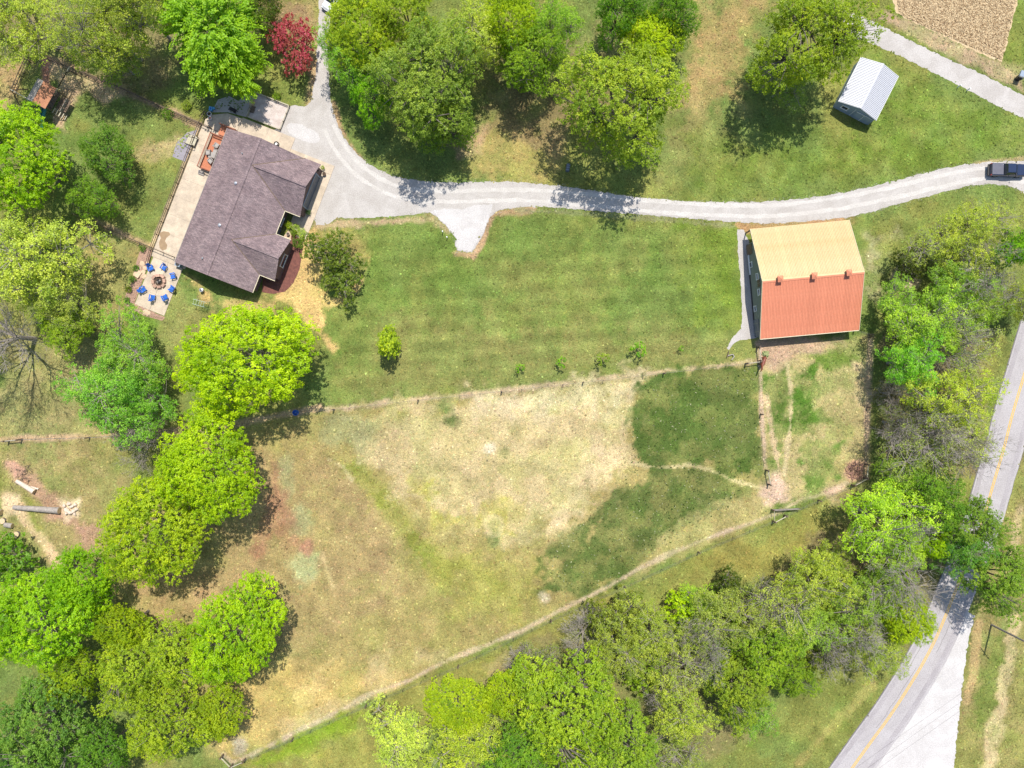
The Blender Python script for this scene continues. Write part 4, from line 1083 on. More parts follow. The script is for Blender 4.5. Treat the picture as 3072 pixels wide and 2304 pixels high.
for xx in (-5.45, -.35, 4.85):
    v = MB().box((xx, .12, BR + .3), (.62, .7, .62)).build('ridge_vent', M['orange_paint'], barn)
    MB().add([(xx - .42, -.38, BR + .58), (xx + .42, -.38, BR + .58), (xx + .42, .62, BR + .58), (xx - .42, .62, BR + .58), (xx, .12, BR + .98)], [(0, 1, 4), (1, 2, 4), (2, 3, 4), (3, 0, 4), (3, 2, 1, 0)]).build('vent_cap', M['orange_paint'], v)
    MB().box((xx, .12, BR + .3), (.66, .4, .3)).build('louvre', M['dark'], v)
# camera-side openings
def bwin(y, z, w, h, kind):
    if kind == 'win': window(barn, (wl - .02, y, z), w, h, 'x-', panes=1)
    else:
        d = MB().box((wl - .03, y, z), (.06, w, h)).build('loft_door', M['darkwood'], barn); MB().box((wl - .075, y, z), (.03, .06, h)).build('door_batten', M['greywood'], d)
bwin(3.3, 1.3, .8, 1.0, 'win'); bwin(1.1, 3.6, .9, .7, 'win'); bwin(0.05, 3.9, 1.15, 1.1, 'door'); bwin(-1.3, 3.7, .9, .7, 'win'); bwin(-3.6, 1.5, .8, .8, 'win')
for yy in (-5.9, -7.2):
    d = MB().box((wl - .05, yy, 1.25), (.07, 1.25, 2.3)).build('door', M['slate'], barn); MB().box((wl - .1, yy, 1.25), (.04, .1, 2.2)).box((wl - .1, yy, 1.25), (.04, 1.1, .1)).build('door_brace', M['siding'], d)
MB().bar((wl - .2, 4.9, .95), (wl - .2, 1.8, .95), .22, .1).build('bench', M['white'], barn)
d = MB().box((wl - .05, wn_ - .95, 1.2), (.08, 1.6, 2.3)).build('door', M['darkwood'], barn)

# ------------------------------------------------------------------ shed
FS = Frame(2585, 258, 2.4, -27)
shed = thing('shed', 'small shed with white ribbed metal roof beside the large tree', 'shed', FS.o, FS.a)
sx0, sx1, sy0, sy1, sr, SE_, SR = -2.1, 4.4, -3.75, 3.95, 1.15, 2.4, 3.4
pr = [(sx0 + .15, 0), (sx1 - .15, 0), (sx1 - .15, SE_ - .1), (sr, SR - .1), (sx0 + .15, SE_ - .1)]
V = [(a, sy0 + .15, b) for a, b in pr] + [(a, sy1 - .15, b) for a, b in pr]
MB().add(V, [(0, 1, 2, 3, 4), (9, 8, 7, 6, 5)] + [(i, 5 + i, 5 + (i + 1) % 5, (i + 1) % 5) for i in range(5)]).build('wall', M['bluegrey'], shed)
npan = 8; pl = (sy1 - sy0) / npan
def spanel(xe, zr_):
    mb = MB(); e = .003
    A = [(xe, -pl / 2 + e, SE_), (sr, -pl / 2 + e, SR), (sr, pl / 2 - e, SR), (xe, pl / 2 - e, SE_)]
    if xe > sr: A = A[::-1]
    mb.slab(A, .04)
    for k in range(4):
        yy = -pl / 2 + pl * (k + .5) / 4
        mb.bar((xe, yy, SE_ + .03), (sr, yy, SR + .03), .075, .06)
    return mb.mesh('roof_panel')
pa, pb = spanel(sx0, 0), spanel(sx1, 0)
for k in range(npan):
    for me in (pa, pb):
        o = link('roof_panel', me, M['whitemetal'], shed); o.location = (0, sy0 + pl * (k + .5), 0)
MB().slab([(sr - .16, sy0, SR + .03), (sr, sy0, SR + .07), (sr, sy1, SR + .07), (sr - .16, sy1, SR + .03)], .015).slab([(sr + .001, sy0, SR + .07), (sr + .16, sy0, SR + .03), (sr + .16, sy1, SR + .03), (sr + .001, sy1, SR + .07)], .015).build('ridge_cap', pmat('grey_ridge', (.44, .44, .47), (.4, .4, .43), 1, .5), shed)
window(shed, (-.55, sy0 + .15, 1.45), 1.0, .8, 'y-', panes=2)
d = MB().box((2.6, sy0 + .11, 1.05), (2.6, .07, 2.0)).build('door', M['bluegrey'], shed); MB().box((2.6, sy0 + .06, 1.05), (.06, .04, 2.0)).box((2.6, sy0 + .06, 2.05), (2.7, .04, .08)).build('door_trim', M['white'], d)
MB().box((.9, sy0 + .13, 1.2), (.05, .04, 2.3)).build('corner_trim', M['white'], shed)
for s, xx in ((0, sx0 - .02), (1, sx1 + .02)): MB().bar((xx, sy0, SE_ - .04), (xx, sy1, SE_ - .04), .05, .1).build('eave_trim', M['white'], shed)
# ------------------------------------------------------------------ trees
def leaf_material():
    m = bpy.data.materials.new('leaves'); m.use_nodes = True
    nt = m.node_tree; nt.nodes.remove(nt.nodes['Principled BSDF'])
    out = nt.nodes['Material Output']
    oi = N(nt, 'ShaderNodeObjectInfo')
    at = N(nt, 'ShaderNodeAttribute', attribute_name='tint')
    hs = N(nt, 'ShaderNodeHueSaturation')
    mh = N(nt, 'ShaderNodeMapRange', ins={1: 0.0, 2: 1.0, 3: .522, 4: .478}); nt.links.new(at.outputs['Fac'], mh.inputs[0]); nt.links.new(mh.outputs[0], hs.inputs['Hue'])
    mv = N(nt, 'ShaderNodeMapRange', ins={1: 0.0, 2: 1.0, 3: .62, 4: 1.38}); nt.links.new(at.outputs['Fac'], mv.inputs[0]); nt.links.new(mv.outputs[0], hs.inputs['Value'])
    nt.links.new(oi.outputs['Color'], hs.inputs['Color'])
    d = N(nt, 'ShaderNodeBsdfDiffuse'); nt.links.new(hs.outputs[0], d.inputs[0])
    t = N(nt, 'ShaderNodeBsdfTranslucent')
    tc = mixc(nt, 1.0, hs.outputs[0], (1.1, 1.05, .6), 'MULTIPLY'); nt.links.new(tc, t.inputs[0])
    g = N(nt, 'ShaderNodeBsdfGlossy', ins={'Roughness': .5, 'Color': (.9, .95, .9, 1)})
    mx = N(nt, 'ShaderNodeMixShader', ins={0: .48}); nt.links.new(d.outputs[0], mx.inputs[1]); nt.links.new(t.outputs[0], mx.inputs[2])
    m2 = N(nt, 'ShaderNodeMixShader', ins={0: .015}); nt.links.new(mx.outputs[0], m2.inputs[1]); nt.links.new(g.outputs[0], m2.inputs[2])
    nt.links.new(m2.outputs[0], out.inputs[0])
    return m
LEAF = leaf_material()

def unit(v): return v / (np.linalg.norm(v, axis=1, keepdims=True) + 1e-9)
def leaf_mesh(name, c, n, s, tint, r, elong=1.0):
    k = len(c)
    t = unit(np.cross(n, r.normal(size=(k, 3)))); b = np.cross(n, t)
    s = s[:, None]
    V = np.stack([c + t * s * .62 * elong, c + b * s * .40 + n * s * .06, c - t * s * .5 * elong, c - b * s * .40 + n * s * .06], 1).reshape(-1, 3)
    me = bpy.data.meshes.new(name)
    me.vertices.add(k * 4); me.vertices.foreach_set('co', V.ravel())
    me.loops.add(k * 4); me.loops.foreach_set('vertex_index', np.arange(k * 4))
    me.polygons.add(k); me.polygons.foreach_set('loop_start', np.arange(0, k * 4, 4))
    a = me.attributes.new('tint', 'FLOAT', 'POINT'); a.data.foreach_set('value', np.repeat(np.clip(tint, 0, 1), 4))
    me.materials.append(LEAF); me.update()
    return me

def clump_centres(r, R, rz, n, gap, fmin=.5, zmin=-.55, lump=.22, cone=0.0):
    ph = r.uniform(0, 6.28, 6); out = []
    lobes = unit(r.normal(size=(16, 3)))
    tries = 0
    while len(out) < n and tries < n * 60:
        tries += 1
        d = r.normal(size=3); d /= np.linalg.norm(d)
        if d[2] < zmin: continue
        az = math.atan2(d[1], d[0])
        L = 1 + lump * (math.sin(2 * az + ph[0]) * .4 + math.sin(3 * az + ph[1]) * .4 + math.sin(5 * az + ph[2]) * .35 + math.sin(4 * d[2] + ph[3]) * .25)
        u = float(np.max(lobes @ d)); u = min(1, max(0, (u - .78) / .2)); L *= .80 + .24 * u * u * (3 - 2 * u)
        f = fmin + (1 - fmin) * r.random() ** .5
        p = d * np.array([R, R, rz]) * L * f
        if cone: p[:2] *= max(.1, 1 - cone * (p[2] / rz * .5 + .5))
        if out and np.min(np.linalg.norm(np.array(out) - p, axis=1)) < gap * (.6 + .4 * f): continue
        out.append(p)
    return np.array(out)

def leafy(name, seed, R, hgt, zc, rz, nclump, rc, gap, tuft_den, per_tuft, leaf, tuft_r=.3, up=.85, flat=.75, fmin=.5, lump=.22, zmin=-.55, elong=1.0, cone=0.0, noisy=.55, twigs=0, trunk_r=.3, bark='bark', limb_n=6):
    """crown of leaf tufts gathered into clumps on limbs; returns (crown mesh, trunk mesh)"""
    r = np.random.default_rng(seed)
    cl = clump_centres(r, R, rz, nclump, gap, fmin, zmin, lump, cone)
    C = []; Nn = []; S = []; T_ = []
    for p in cl:
        q = r.uniform(rc[0], rc[1])
        nt_ = max(4, int(tuft_den * q * q))
        d = unit(r.normal(size=(nt_ * 2, 3))); d = d[d[:, 2] > -.3][:nt_]
        out_ = p / np.array([R, R, rz]); out_ = out_ / (np.linalg.norm(out_) + 1e-6)
        rad = q * r.uniform(.72, 1.08, (len(d), 1))
        tc = p + d * rad * np.array([1, 1, flat])
        tn = unit(d * .55 + out_ * .3 + np.array([0, 0, up]))
        ct = r.normal(.5, .17)
        for j in range(len(tc)):
            k = per_tuft
            off = unit(r.normal(size=(k, 3))) * (tuft_r * r.random((k, 1)) ** .5)
            off[:, 2] *= .6
            C.append(tc[j] + off + tn[j] * .05); Nn.append(unit(tn[j] + off / (tuft_r + 1e-6) * .45 + r.normal(size=(k, 3)) * noisy * .6))
            S.append(leaf * r.uniform(.7, 1.3, k)); T_.append(ct + r.normal(0, .07) + r.normal(0, .10, k))
    C = np.concatenate(C); C[:, 2] += zc
    crown = leaf_mesh(name + '_crown', C, np.concatenate(Nn), np.concatenate(S), np.concatenate(T_), r, elong)
    trunk = limbs(name, r, cl + np.array([0, 0, zc]), hgt, zc, trunk_r, limb_n, twigs, np.mean(rc), bark)
    return crown, trunk

def limbs(name, r, cl, hgt, zc, tr, k, twigs, rc, bark):
    mb = MB()
    zf = max(.12 * hgt, min(zc * .45, hgt * .4))
    def curve(p, q, r0, r1, n=4, ns=5, sag=.12):
        p = Vector(p); q = Vector(q); L = (q - p).length
        m = p.lerp(q, .5) + Vector((r.normal(0, .06) * L, r.normal(0, .06) * L, sag * L))
        prev = p
        for i in range(1, n + 1):
            t = i / n
            x = p * (1 - t) ** 2 + m * 2 * t * (1 - t) + q * t * t
            ra = r0 + (r1 - r0) * (i - 1) / n; rb = r0 + (r1 - r0) * t
            mb.tube(prev, x, ra, rb, ns, cap=False); prev = x
    mb.lathe((0, 0, 0), ((tr * 1.5, -.1), (tr * 1.15, .25), (tr, .8), (tr * .85, zf)), 9)
    top = Vector((0, 0, zf - .1))
    idx = r.choice(len(cl), min(k, len(cl)), replace=False)
    seeds = cl[idx]
    lab = np.argmin(np.linalg.norm(cl[:, None] - seeds[None], axis=2), axis=1)
    for j in range(len(seeds)):
        mem = cl[lab == j]
        if len(mem) == 0: continue
        mean = Vector(mem.mean(0)) * .85 + top * .15
        curve(top, mean, tr * .55, tr * .26, 5, 6)
        for c in mem:
            curve(mean, c, tr * .22, tr * .05, 3, 4, .08)
            for _ in range(twigs):
                d = Vector(r.normal(size=3)); d.z = abs(d.z) * .5; d.normalize()
                mb.tube(Vector(c), Vector(c) + d * rc * r.uniform(.7, 1.3), tr * .045, .008, 3, cap=False)
    me = mb.mesh(name + '_trunk'); me.materials.append(M[bark])
    return me

def bare(name, seed, hgt, R, tr, depth=5, bark='barkpale', spread=.55, thin=1.0):
    r = random.Random(seed); mb = MB()
    def grow(p, d, L, rad, lv):
        segs = 3 if lv > 1 else 2
        for i in range(segs):
            d = (d + Vector((r.gauss(0, .10), r.gauss(0, .10), r.gauss(.02, .06)))).normalized()
            q = p + d * L / segs
            mb.tube(p, q, rad, rad * .82, 5 if rad > .06 else 3, cap=False); p = q; rad *= .82
            if lv > 0 and (i > 0 or lv < depth):
                for _ in range(1):
                    a = Vector((r.gauss(0, 1), r.gauss(0, 1), r.gauss(0, .6))).normalized()
                    grow(p, (d * (1 - spread) + a * spread + Vector((d.x, d.y, 0)) * .25).normalized(), L * r.uniform(.5, .72), max(.02, rad * r.uniform(.5, .7)), lv - 1)
        if lv > 0:
            for _ in range(2):
                a = Vector((r.gauss(0, 1), r.gauss(0, 1), r.gauss(.1, .5))).normalized()
                grow(p, (d * .7 + a * .45).normalized(), L * r.uniform(.55, .8), max(.02, rad * .7), lv - 1)
    mb.tube((0, 0, -.1), (0, 0, hgt * .2), tr * 1.2, tr, 8)
    k = 5
    for i in range(k):
        a = i * 6.283 / k + r.uniform(-.4, .4)
        grow(Vector((0, 0, hgt * .2)), Vector((math.cos(a) * .8, math.sin(a) * .8, r.uniform(.5, 1.3))).normalized(), hgt * .36, tr * .6, depth - 1)
    me = mb.mesh(name); me.materials.append(M[bark]); 
    return me

def sprays(name, seed, R, hgt, zc, rz, n, leaf, trunk_r):
    """long drooping feathery sprays (locust-like crown)"""
    r = np.random.default_rng(seed)
    cl = clump_centres(r, R * .8, rz * .8, 36, 1.6, .35, -.3, .25)
    C = []; Nn = []; S = []; T_ = []
    for i in range(n):
        p = cl[r.integers(len(cl))] + r.normal(0, .7, 3)
        d = p / np.array([R, R, rz]); d[2] = abs(d[2]) * .4 + .1; d = d / (np.linalg.norm(d) + 1e-6)
        d += r.normal(0, .35, 3); d /= np.linalg.norm(d)
        L = r.uniform(1.2, 2.6); m = int(L / .13); tt = np.linspace(0, 1, m)[:, None]
        pts = p + d * L * tt + np.array([0, 0, -1]) * (tt ** 2) * L * .35
        side = np.cross(d, [0, 0, 1]); side /= np.linalg.norm(side) + 1e-6
        for s in (-1, 1):
            C.append(pts + side * s * .16 + r.normal(0, .05, (m, 3))); Nn.append(unit(np.array([0, 0, 1.0]) + r.normal(0, .35, (m, 3)) + side * s * .3)); S.append(leaf * r.uniform(.7, 1.25, m)); T_.append(np.full(m, r.normal(.5, .13)) + r.normal(0, .08, m) + .15 * tt[:, 0])
    C = np.concatenate(C); C[:, 2] += zc
    crown = leaf_mesh(name + '_crown', C, np.concatenate(Nn), np.concatenate(S), np.concatenate(T_), r, 1.3)
    return crown, limbs(name, r, cl + np.array([0, 0, zc]), hgt, zc, trunk_r, 7, 0, 1.0, 'bark')

PROTO = {}
def proto(kind, R, h, zc, pair): PROTO.setdefault(kind, []).append((R, h, zc, pair))
for i in range(3):
    proto('maple', 7.5, 14, 8.3, leafy('maple', 100 + i, 7.5 * .88, 14, 8.3, 5.0, 170, (.75, 1.3), 1.0, 22, 12, .165, .27, lump=.13, trunk_r=.34))
for i in range(3):
    proto('oak', 7.5, 15, 8.8, leafy('oak', 200 + i, 7.5 * .88, 15, 8.8, 5.6, 230, (.6, 1.1), .85, 22, 10, .175, .28, noisy=.8, fmin=.42, lump=.32, trunk_r=.38, twigs=1))
for i in range(3):
    proto('airy', 6.5, 13, 7.8, leafy('airy', 300 + i, 6.5 * .92, 13, 7.8, 5.0, 215, (.45, .9), .8, 32, 6, .185, .34, noisy=1.2, lump=.55, fmin=.28, trunk_r=.26, twigs=3, bark='barkpale', limb_n=8))
for i in range(2):
    proto('sparse', 6.0, 12, 7.2, leafy('sparse', 340 + i, 6.0 * .92, 12, 7.2, 4.8, 170, (.4, .8), .85, 22, 5, .17, .34, noisy=1.3, lump=.55, fmin=.28, trunk_r=.24, twigs=5, bark='barkpale', limb_n=9))
proto('locust', 7.0, 13, 7.2, sprays('locust', 400, 7.0, 13, 7.2, 5.2, 950, .25, .3))
proto('red', 3.6, 6.5, 3.6, leafy('plum', 450, 3.6 * .9, 6.5, 3.6, 2.6, 62, (.5, .85), .75, 24, 8, .22, .24, noisy=1.0, lump=.3, trunk_r=.13, twigs=1))
for i in range(2):
    proto('cedar', 4.6, 9, 4.8, leafy('cedar', 500 + i, 4.6 * .92, 9, 4.8, 3.9, 100, (.4, .8), .7, 20, 7, .22, .3, noisy=1.2, lump=.45, fmin=.25, trunk_r=.2, twigs=4, bark='barkpale', elong=1.6, limb_n=9))
proto('cone', 2.2, 6.5, 3.2, leafy('arborvitae', 560, 2.2 * .95, 6.5, 3.2, 3.2, 60, (.35, .6), .5, 30, 7, .2, .22, noisy=.9, cone=.65, zmin=-.95, fmin=.4, trunk_r=.1))
for i in range(2):
    proto('shrub', 2.6, 3.4, 1.8, leafy('shrub', 600 + i, 2.6 * .9, 3.4, 1.8, 1.6, 42, (.4, .75), .6, 22, 7, .22, .26, noisy=.9, lump=.3, trunk_r=.08, twigs=2))
proto('sapling', 1.0, 2.8, 1.9, leafy('sapling', 700, .9, 2.8, 1.9, .9, 12, (.28, .42), .35, 26, 6, .18, .16, trunk_r=.035, limb_n=4))
BARE = [bare('bare_tree', 801, 11, 5, .30, 5), bare('bare_tree', 802, 11, 5, .28, 5, spread=.6)]

NAMES = {'maple': 'maple_tree', 'oak': 'broadleaf_tree', 'airy': 'broadleaf_tree', 'sparse': 'thin_leafed_tree', 'locust': 'locust_tree', 'red': 'plum_tree', 'cedar': 'cedar_tree', 'cone': 'young_evergreen', 'shrub': 'shrub', 'sapling': 'sapling', 'bare': 'bare_tree'}
CNT = {}
TR = random.Random(99)
def tree(kind, px, py, rpx, h, col, label, group=None, ry=None, cat=None):
    """px,py: where the middle of the crown shows in the image, in pixels; rpx: its radius there; h: height in metres"""
    k = CNT.get(kind, 0); CNT[kind] = k + 1
    if kind == 'bare':
        me = BARE[k % 2]; zc = h * .6; p = P(px, py, zc)
        t = thing('bare_tree', label, cat or 'tree', (p.x, p.y, 0), TR.uniform(0, 6.28), group)
        R = rpx / PPM * (H - zc) / H
        o = link('trunk', me, None, t); o.scale = (R / 6.0, R / 6.0, h / 11.0)
        return t
    L = PROTO[kind]; R0, h0, z0, (cm, tm) = L[k % len(L)]
    zs = h / h0; zc = z0 * zs; p = P(px, py, zc)
    R = rpx / PPM * (H - zc) / H; Ry = (ry or rpx) / PPM * (H - zc) / H
    t = thing(NAMES[kind], label, cat or ('shrub' if kind == 'shrub' else 'tree'), (p.x, p.y, 0), 0, group)
    a = TR.uniform(0, 6.28)
    if ry: a = TR.choice((0, math.pi))
    for nm, me in (('trunk', tm), ('crown', cm)):
        o = link(nm, me, None, t); o.scale = (R / R0, Ry / R0, zs); o.rotation_euler = (0, 0, a)
        if nm == 'crown': 
            kr, kg, kb = {'maple': (2.25, 1.62, 0), 'airy': (2.35, 2.2, .03), 'sparse': (2.3, 2.1, .04), 'red': (2.2, 2.0, 0)}.get(kind, (2.3, 1.8, 0))
            o.color = (col[0] * kr if kind == 'red' else min(col[0] * kr, col[1] * kg * (.82 if kind in ('airy', 'sparse', 'cedar') else .74)), col[1] * kg, col[2] * .9 + kb, 1)
    return t

LIME_ = (.17, .33, .006); LIMEY = (.24, .36, .006); GRN = (.075, .19, .012); MID = (.11, .23, .018); DEEP = (.05, .15, .015); OLV = (.21, .26, .045); YEL = (.30, .34, .012); BLU = (.075, .18, .04); PALEG = (.20, .28, .075); CED = (.055, .095, .018)
TREES = [
 # north-west corner
 ('airy', 55, 50, 150, 15, OLV, 'loose olive tree filling the top left corner of the picture'),
 ('sparse', 249, 112, 95, 17, OLV, 'thin twiggy tree over the dark fence in the top left, right of the corner tree'),
 ('airy', 330, 100, 130, 14, (.20, .25, .04), 'loose olive tree near the top between the twiggy fence tree and the feathery green tree'),
 ('airy', 400, 5, 130, 18, (.17, .22, .035), 'loose olive tree at the top edge just left of the feathery bright green tree'),
 ('airy', 350, 180, 70, 8, (.12, .19, .025), 'low leafy tree along the upper dark fence above the shaded west lawn'),
 ('locust', 640, 90, 150, 13, (.105, .25, .012), 'feathery bright green tree with hanging sprays left of the purple plum'),
 ('locust', 685, 185, 100, 10, (.12, .27, .012), 'lower feathery green tree overhanging the timber framed pad'),
 ('red', 876, 133, 66, 7, (.21, .042, .10), 'small purple red plum tree beside the worn lane', None, 90),
 ('oak', 790, 20, 70, 9, (.06, .11, .02), 'dark shaded tree at the top edge behind the purple plum'),
 # north group
 ('maple', 1085, 90, 125, 14, (.20, .30, .015), 'yellow green tree at the top just right of the white car'),
 ('airy', 1030, 170, 85, 11, (.13, .26, .012), 'bright green leafy tree along the lane edge below the white car'),
 ('oak', 1215, 40, 110, 14, (.18, .27, .03), 'yellow green tree touching the top edge right of the white car'),
 ('oak', 1285, 250, 185, 18, (.115, .21, .045), 'big grey green tree whose crown reaches down towards the drive bend'),
 ('oak', 1120, 285, 85, 10, (.10, .27, .008), 'bright green lower tree left of the big grey green crown'),
 ('oak', 1320, 375, 95, 9, (.10, .20, .03), 'lower green tree at the tip of the clump above the drive shadow'),
 ('airy', 1415, 110, 120, 14, (.22, .28, .05), 'pale yellow green tree at the top between the two big crowns'),
 ('maple', 1530, 70, 100, 15, (.20, .34, .012), 'bright lime tree touching the top edge in the north group'),
 ('oak', 1590, 180, 110, 13, (.11, .23, .02), 'green tree hanging over the shaded brown ground of the north group'),
 ('airy', 1660, 70, 85, 13, (.15, .26, .025), 'loose green tree on the right end of the north group at the top'),
 ('oak', 1860, 40, 90, 13, (.07, .19, .015), 'dark green tree at the top edge above the lime dome tree'),
 ('oak', 2010, 45, 85, 13, (.075, .19, .02), 'green tree at the top edge right of the lime dome tree'),
 ('maple', 1955, 120, 100, 11, LIMEY, 'bright lime yellow dome tree behind the large green tree above the drive'),
 ('oak', 1855, 310, 200, 19, (.145, .245, .03), 'large spreading green tree standing alone above the drive shadow'),
 ('oak', 2435, 115, 178, 18, (.125, .22, .018), 'large green tree left of the white roofed shed'),
 ('airy', 2345, 260, 75, 6, (.11, .17, .035), 'low pale leafed shrubby tree under the big tree left of the shed'),
 # west side
 ('maple', 38, 478, 165, 17, (.145, .33, .005), 'bright lime maple on the left edge below the playset'),
 ('oak', 320, 460, 88, 9, (.075, .18, .03), 'rounded blue green tree on the west lawn right of the lime maple'),
 ('oak', 285, 600, 72, 8, (.085, .20, .022), 'smaller green tree just below the rounded blue green one on the west lawn'),
 ('airy', 95, 770, 180, 14, (.25, .28, .05), 'big loose yellow olive tree on the left edge west of the patio'),
 ('airy', 190, 900, 95, 10, (.19, .22, .05), 'loose olive tree below the big olive one, west of the patio'),
 ('oak', 200, 985, 85, 8, (.13, .25, .02), 'round green bushy tree west of the patio near the long branch shadow'),
 ('bare', -70, 1000, 140, 20, None, 'leafless grey tree on the left edge casting a long branching shadow'),
 ('airy', 400, 1050, 115, 11, (.13, .24, .02), 'green loose tree below the patio, left of the large lime maple'),
 ('airy', 330, 1190, 135, 12, (.11, .24, .02), 'thin green tree left of the lime maples, above the grey dead branches'),
 ('airy', 430, 1190, 95, 10, (.10, .23, .015), 'loose green tree between the thin tree and the large lime maple'),
 ('bare', 425, 1330, 75, 8, None, 'small leafless tree with grey twigs above the second lime maple'),
 ('maple', 742, 1080, 226, 18, (.185, .37, .003), 'largest round lime maple directly below the house', None, 196),
 ('maple', 625, 1400, 172, 18, (.165, .34, .005), 'round lime maple second in the row, below the largest one'),
 ('maple', 470, 1585, 170, 18, (.18, .32, .012), 'lime maple third in the row, lower left of the second'),
 ('maple', 130, 1850, 175, 17, (.135, .33, .006), 'big lime tree on the left edge in the lower left woods'),
 ('maple', 250, 1745, 108, 15, (.12, .31, .006), 'bright green tree at the top of the lower left woods'),
 ('shrub', 30, 1670, 85, 5, (.07, .18, .015), 'green shrub on the left edge below the cut log rounds'),
 ('maple', 370, 1880, 80, 12, (.15, .29, .008), 'lime crown between the two big lime trees of the lower left woods'),
 ('oak', 400, 2000, 125, 13, (.19, .28, .025), 'yellow green crown in the middle of the lower left woods'),
 ('oak', 230, 2020, 90, 12, (.14, .26, .012), 'green crown left of the yellow green middle one in the lower left woods'),
 ('maple', 710, 1895, 142, 16, (.155, .34, .006), 'bright lime tree at the right end of the lower left woods', None, 178),
 ('oak', 545, 1960, 122, 13, (.20, .29, .025), 'pale yellow green tree left of the lime tree at the woods end'),
 ('oak', 500, 2170, 135, 13, (.18, .26, .02), 'yellow green tree at the bottom edge above the corner fence brace'),
 ('maple', 655, 2140, 90, 10, (.19, .28, .01), 'golden green tree nearest the pasture corner at the bottom'),
 ('oak', 140, 2180, 175, 15, BLU, 'blue green tree in the bottom left corner of the picture'),
 ('oak', 310, 2250, 90, 12, (.07, .19, .025), 'darker green tree at the bottom edge right of the blue green corner tree'),
 ('airy', 70, 2290, 90, 12, (.075, .19, .03), 'blue green crown cut by the bottom edge in the left corner'),
 # bottom edge
 ('airy', 1195, 2215, 110, 10, (.26, .31, .075), 'pale green open tree at the bottom edge below the wire fence'),
 ('maple', 1375, 2110, 105, 10, (.235, .30, .01), 'golden yellow green tree below the fence, left of the large green crown'),
 ('airy', 1400, 2230, 110, 10, (.21, .27, .02), 'yellow green loose tree at the bottom edge under the golden one'),
 ('maple', 1515, 2075, 75, 9, (.24, .32, .01), 'small golden tree squeezed beside the large green crown at the bottom'),
 ('oak', 1700, 2140, 200, 15, (.135, .25, .02), 'large fresh green tree at the bottom centre right'),
 ('oak', 1560, 2260, 115, 12, (.085, .21, .022), 'deep green crown at the bottom edge left of the large fresh green tree'),
 ('oak', 1880, 2240, 115, 12, (.13, .25, .03), 'green crown at the bottom edge right of the large fresh green tree'),
 ('sparse', 1610, 1985, 70, 6, (.13, .18, .04), 'thin small tree on the tan grass just above the large green crown'),
 ('bare', 1755, 1915, 70, 8, None, 'pale leafless bush in the southern thicket nearest the fence trail'),
 ('cedar', 1850, 1850, 85, 7, (.12, .14, .03), 'olive brown cedar at the fence side of the southern thicket'),
 ('airy', 1850, 1945, 98, 9, (.17, .21, .03), 'olive tree behind the fence side cedar in the southern thicket'),
 ('airy', 1955, 1895, 108, 9, (.17, .22, .03), 'olive green tree in the middle of the thicket, left of the lime bush'),
 ('shrub', 2045, 1815, 55, 5, (.20, .36, .005), 'bright lime bush on the fence side of the southern thicket'),
 ('airy', 2105, 1810, 60, 6, (.19, .30, .012), 'yellow green small tree just right of the bright lime bush'),
 ('cedar', 2190, 1755, 55, 6, (.045, .085, .015), 'dark green cedar near the corner of the southern thicket'),
 ('airy', 2160, 1855, 110, 9, (.17, .20, .04), 'dull olive tree in the thicket below the dark cedar'),
 ('sparse', 2050, 2010, 100, 8, (.22, .25, .045), 'thin straw coloured tree in the thicket right of the large fresh green tree'),
 ('airy', 2040, 2130, 108, 10, (.20, .25, .03), 'yellow olive tree at the right side of the large fresh green tree'),
 ('sparse', 2030, 2270, 95, 8, (.17, .21, .035), 'thin tree at the bottom edge where the woods meet the south verge'),
 ('oak', 2215, 2060, 115, 10, (.125, .22, .025), 'green tree at the lower rim of the thicket above the south verge'),
 ('oak', 2300, 1950, 108, 10, (.12, .24, .02), 'mid green tree of the thicket, upper right of the verge side green tree'),
 ('airy', 2250, 2150, 70, 7, (.12, .22, .03), 'small green tree poking out over the south verge'),
 ('sparse', 2340, 1825, 118, 10, (.19, .25, .035), 'olive tree in the thicket halfway to the road'),
 ('airy', 2440, 1735, 105, 10, (.20, .25, .03), 'olive tree at the fence side of the thicket, close to the road trees'),
 ('airy', 2430, 1885, 100, 9, (.15, .24, .025), 'green olive tree in the thicket left of the grey bare crown'),
 ('cedar', 2480, 1950, 80, 7, (.09, .14, .025), 'dark olive cedar at the lower right end of the thicket'),
 ('bare', 2545, 1900, 100, 12, None, 'grey leafless tree in the thicket beside the road bend'),
 ('airy', 2615, 1940, 95, 8, (.16, .22, .03), 'loose olive tree by the road below the grey leafless crown'),
 ('maple', 2715, 1855, 88, 10, (.22, .34, .006), 'lime yellow tree hanging over the road bend'),
 ('airy', 2600, 1780, 105, 10, (.14, .22, .02), 'green olive tree between the lime road tree and the thicket'),
 ('shrub', 2080, 1900, 75, 4, (.10, .22, .015), 'green understory bush in the thicket below the bright lime bush'),
 ('shrub', 2260, 1870, 80, 4, (.11, .22, .018), 'green understory bush in the middle of the southern thicket'),
 ('shrub', 2370, 1950, 80, 4, (.09, .19, .015), 'dark green understory bush left of the grey bare crown'),
 ('shrub', 2520, 1800, 85, 4, (.12, .21, .02), 'green understory bush between the thicket and the road bend trees'),
 ('shrub', 2130, 1980, 80, 4, (.08, .18, .015), 'dark green understory bush above the verge side green tree'),
 ('shrub', 1930, 2010, 75, 4, (.10, .20, .015), 'green understory bush at the right shoulder of the large fresh green tree'),
 ('shrub', 2680, 1760, 80, 4, (.10, .20, .015), 'green understory bush under the large grey leafless crown'),
 ('shrub', 2720, 1500, 75, 4, (.10, .2, .015), 'green understory bush under the trees right of the paddock corner gate'),
 ('airy', 2690, 1640, 95, 10, (.17, .27, .012), 'yellow green tree just below the lime tree of the paddock corner gate'),
 ('airy', 2500, 1700, 70, 7, (.16, .22, .025), 'small olive tree at the uppermost tip of the thicket'),
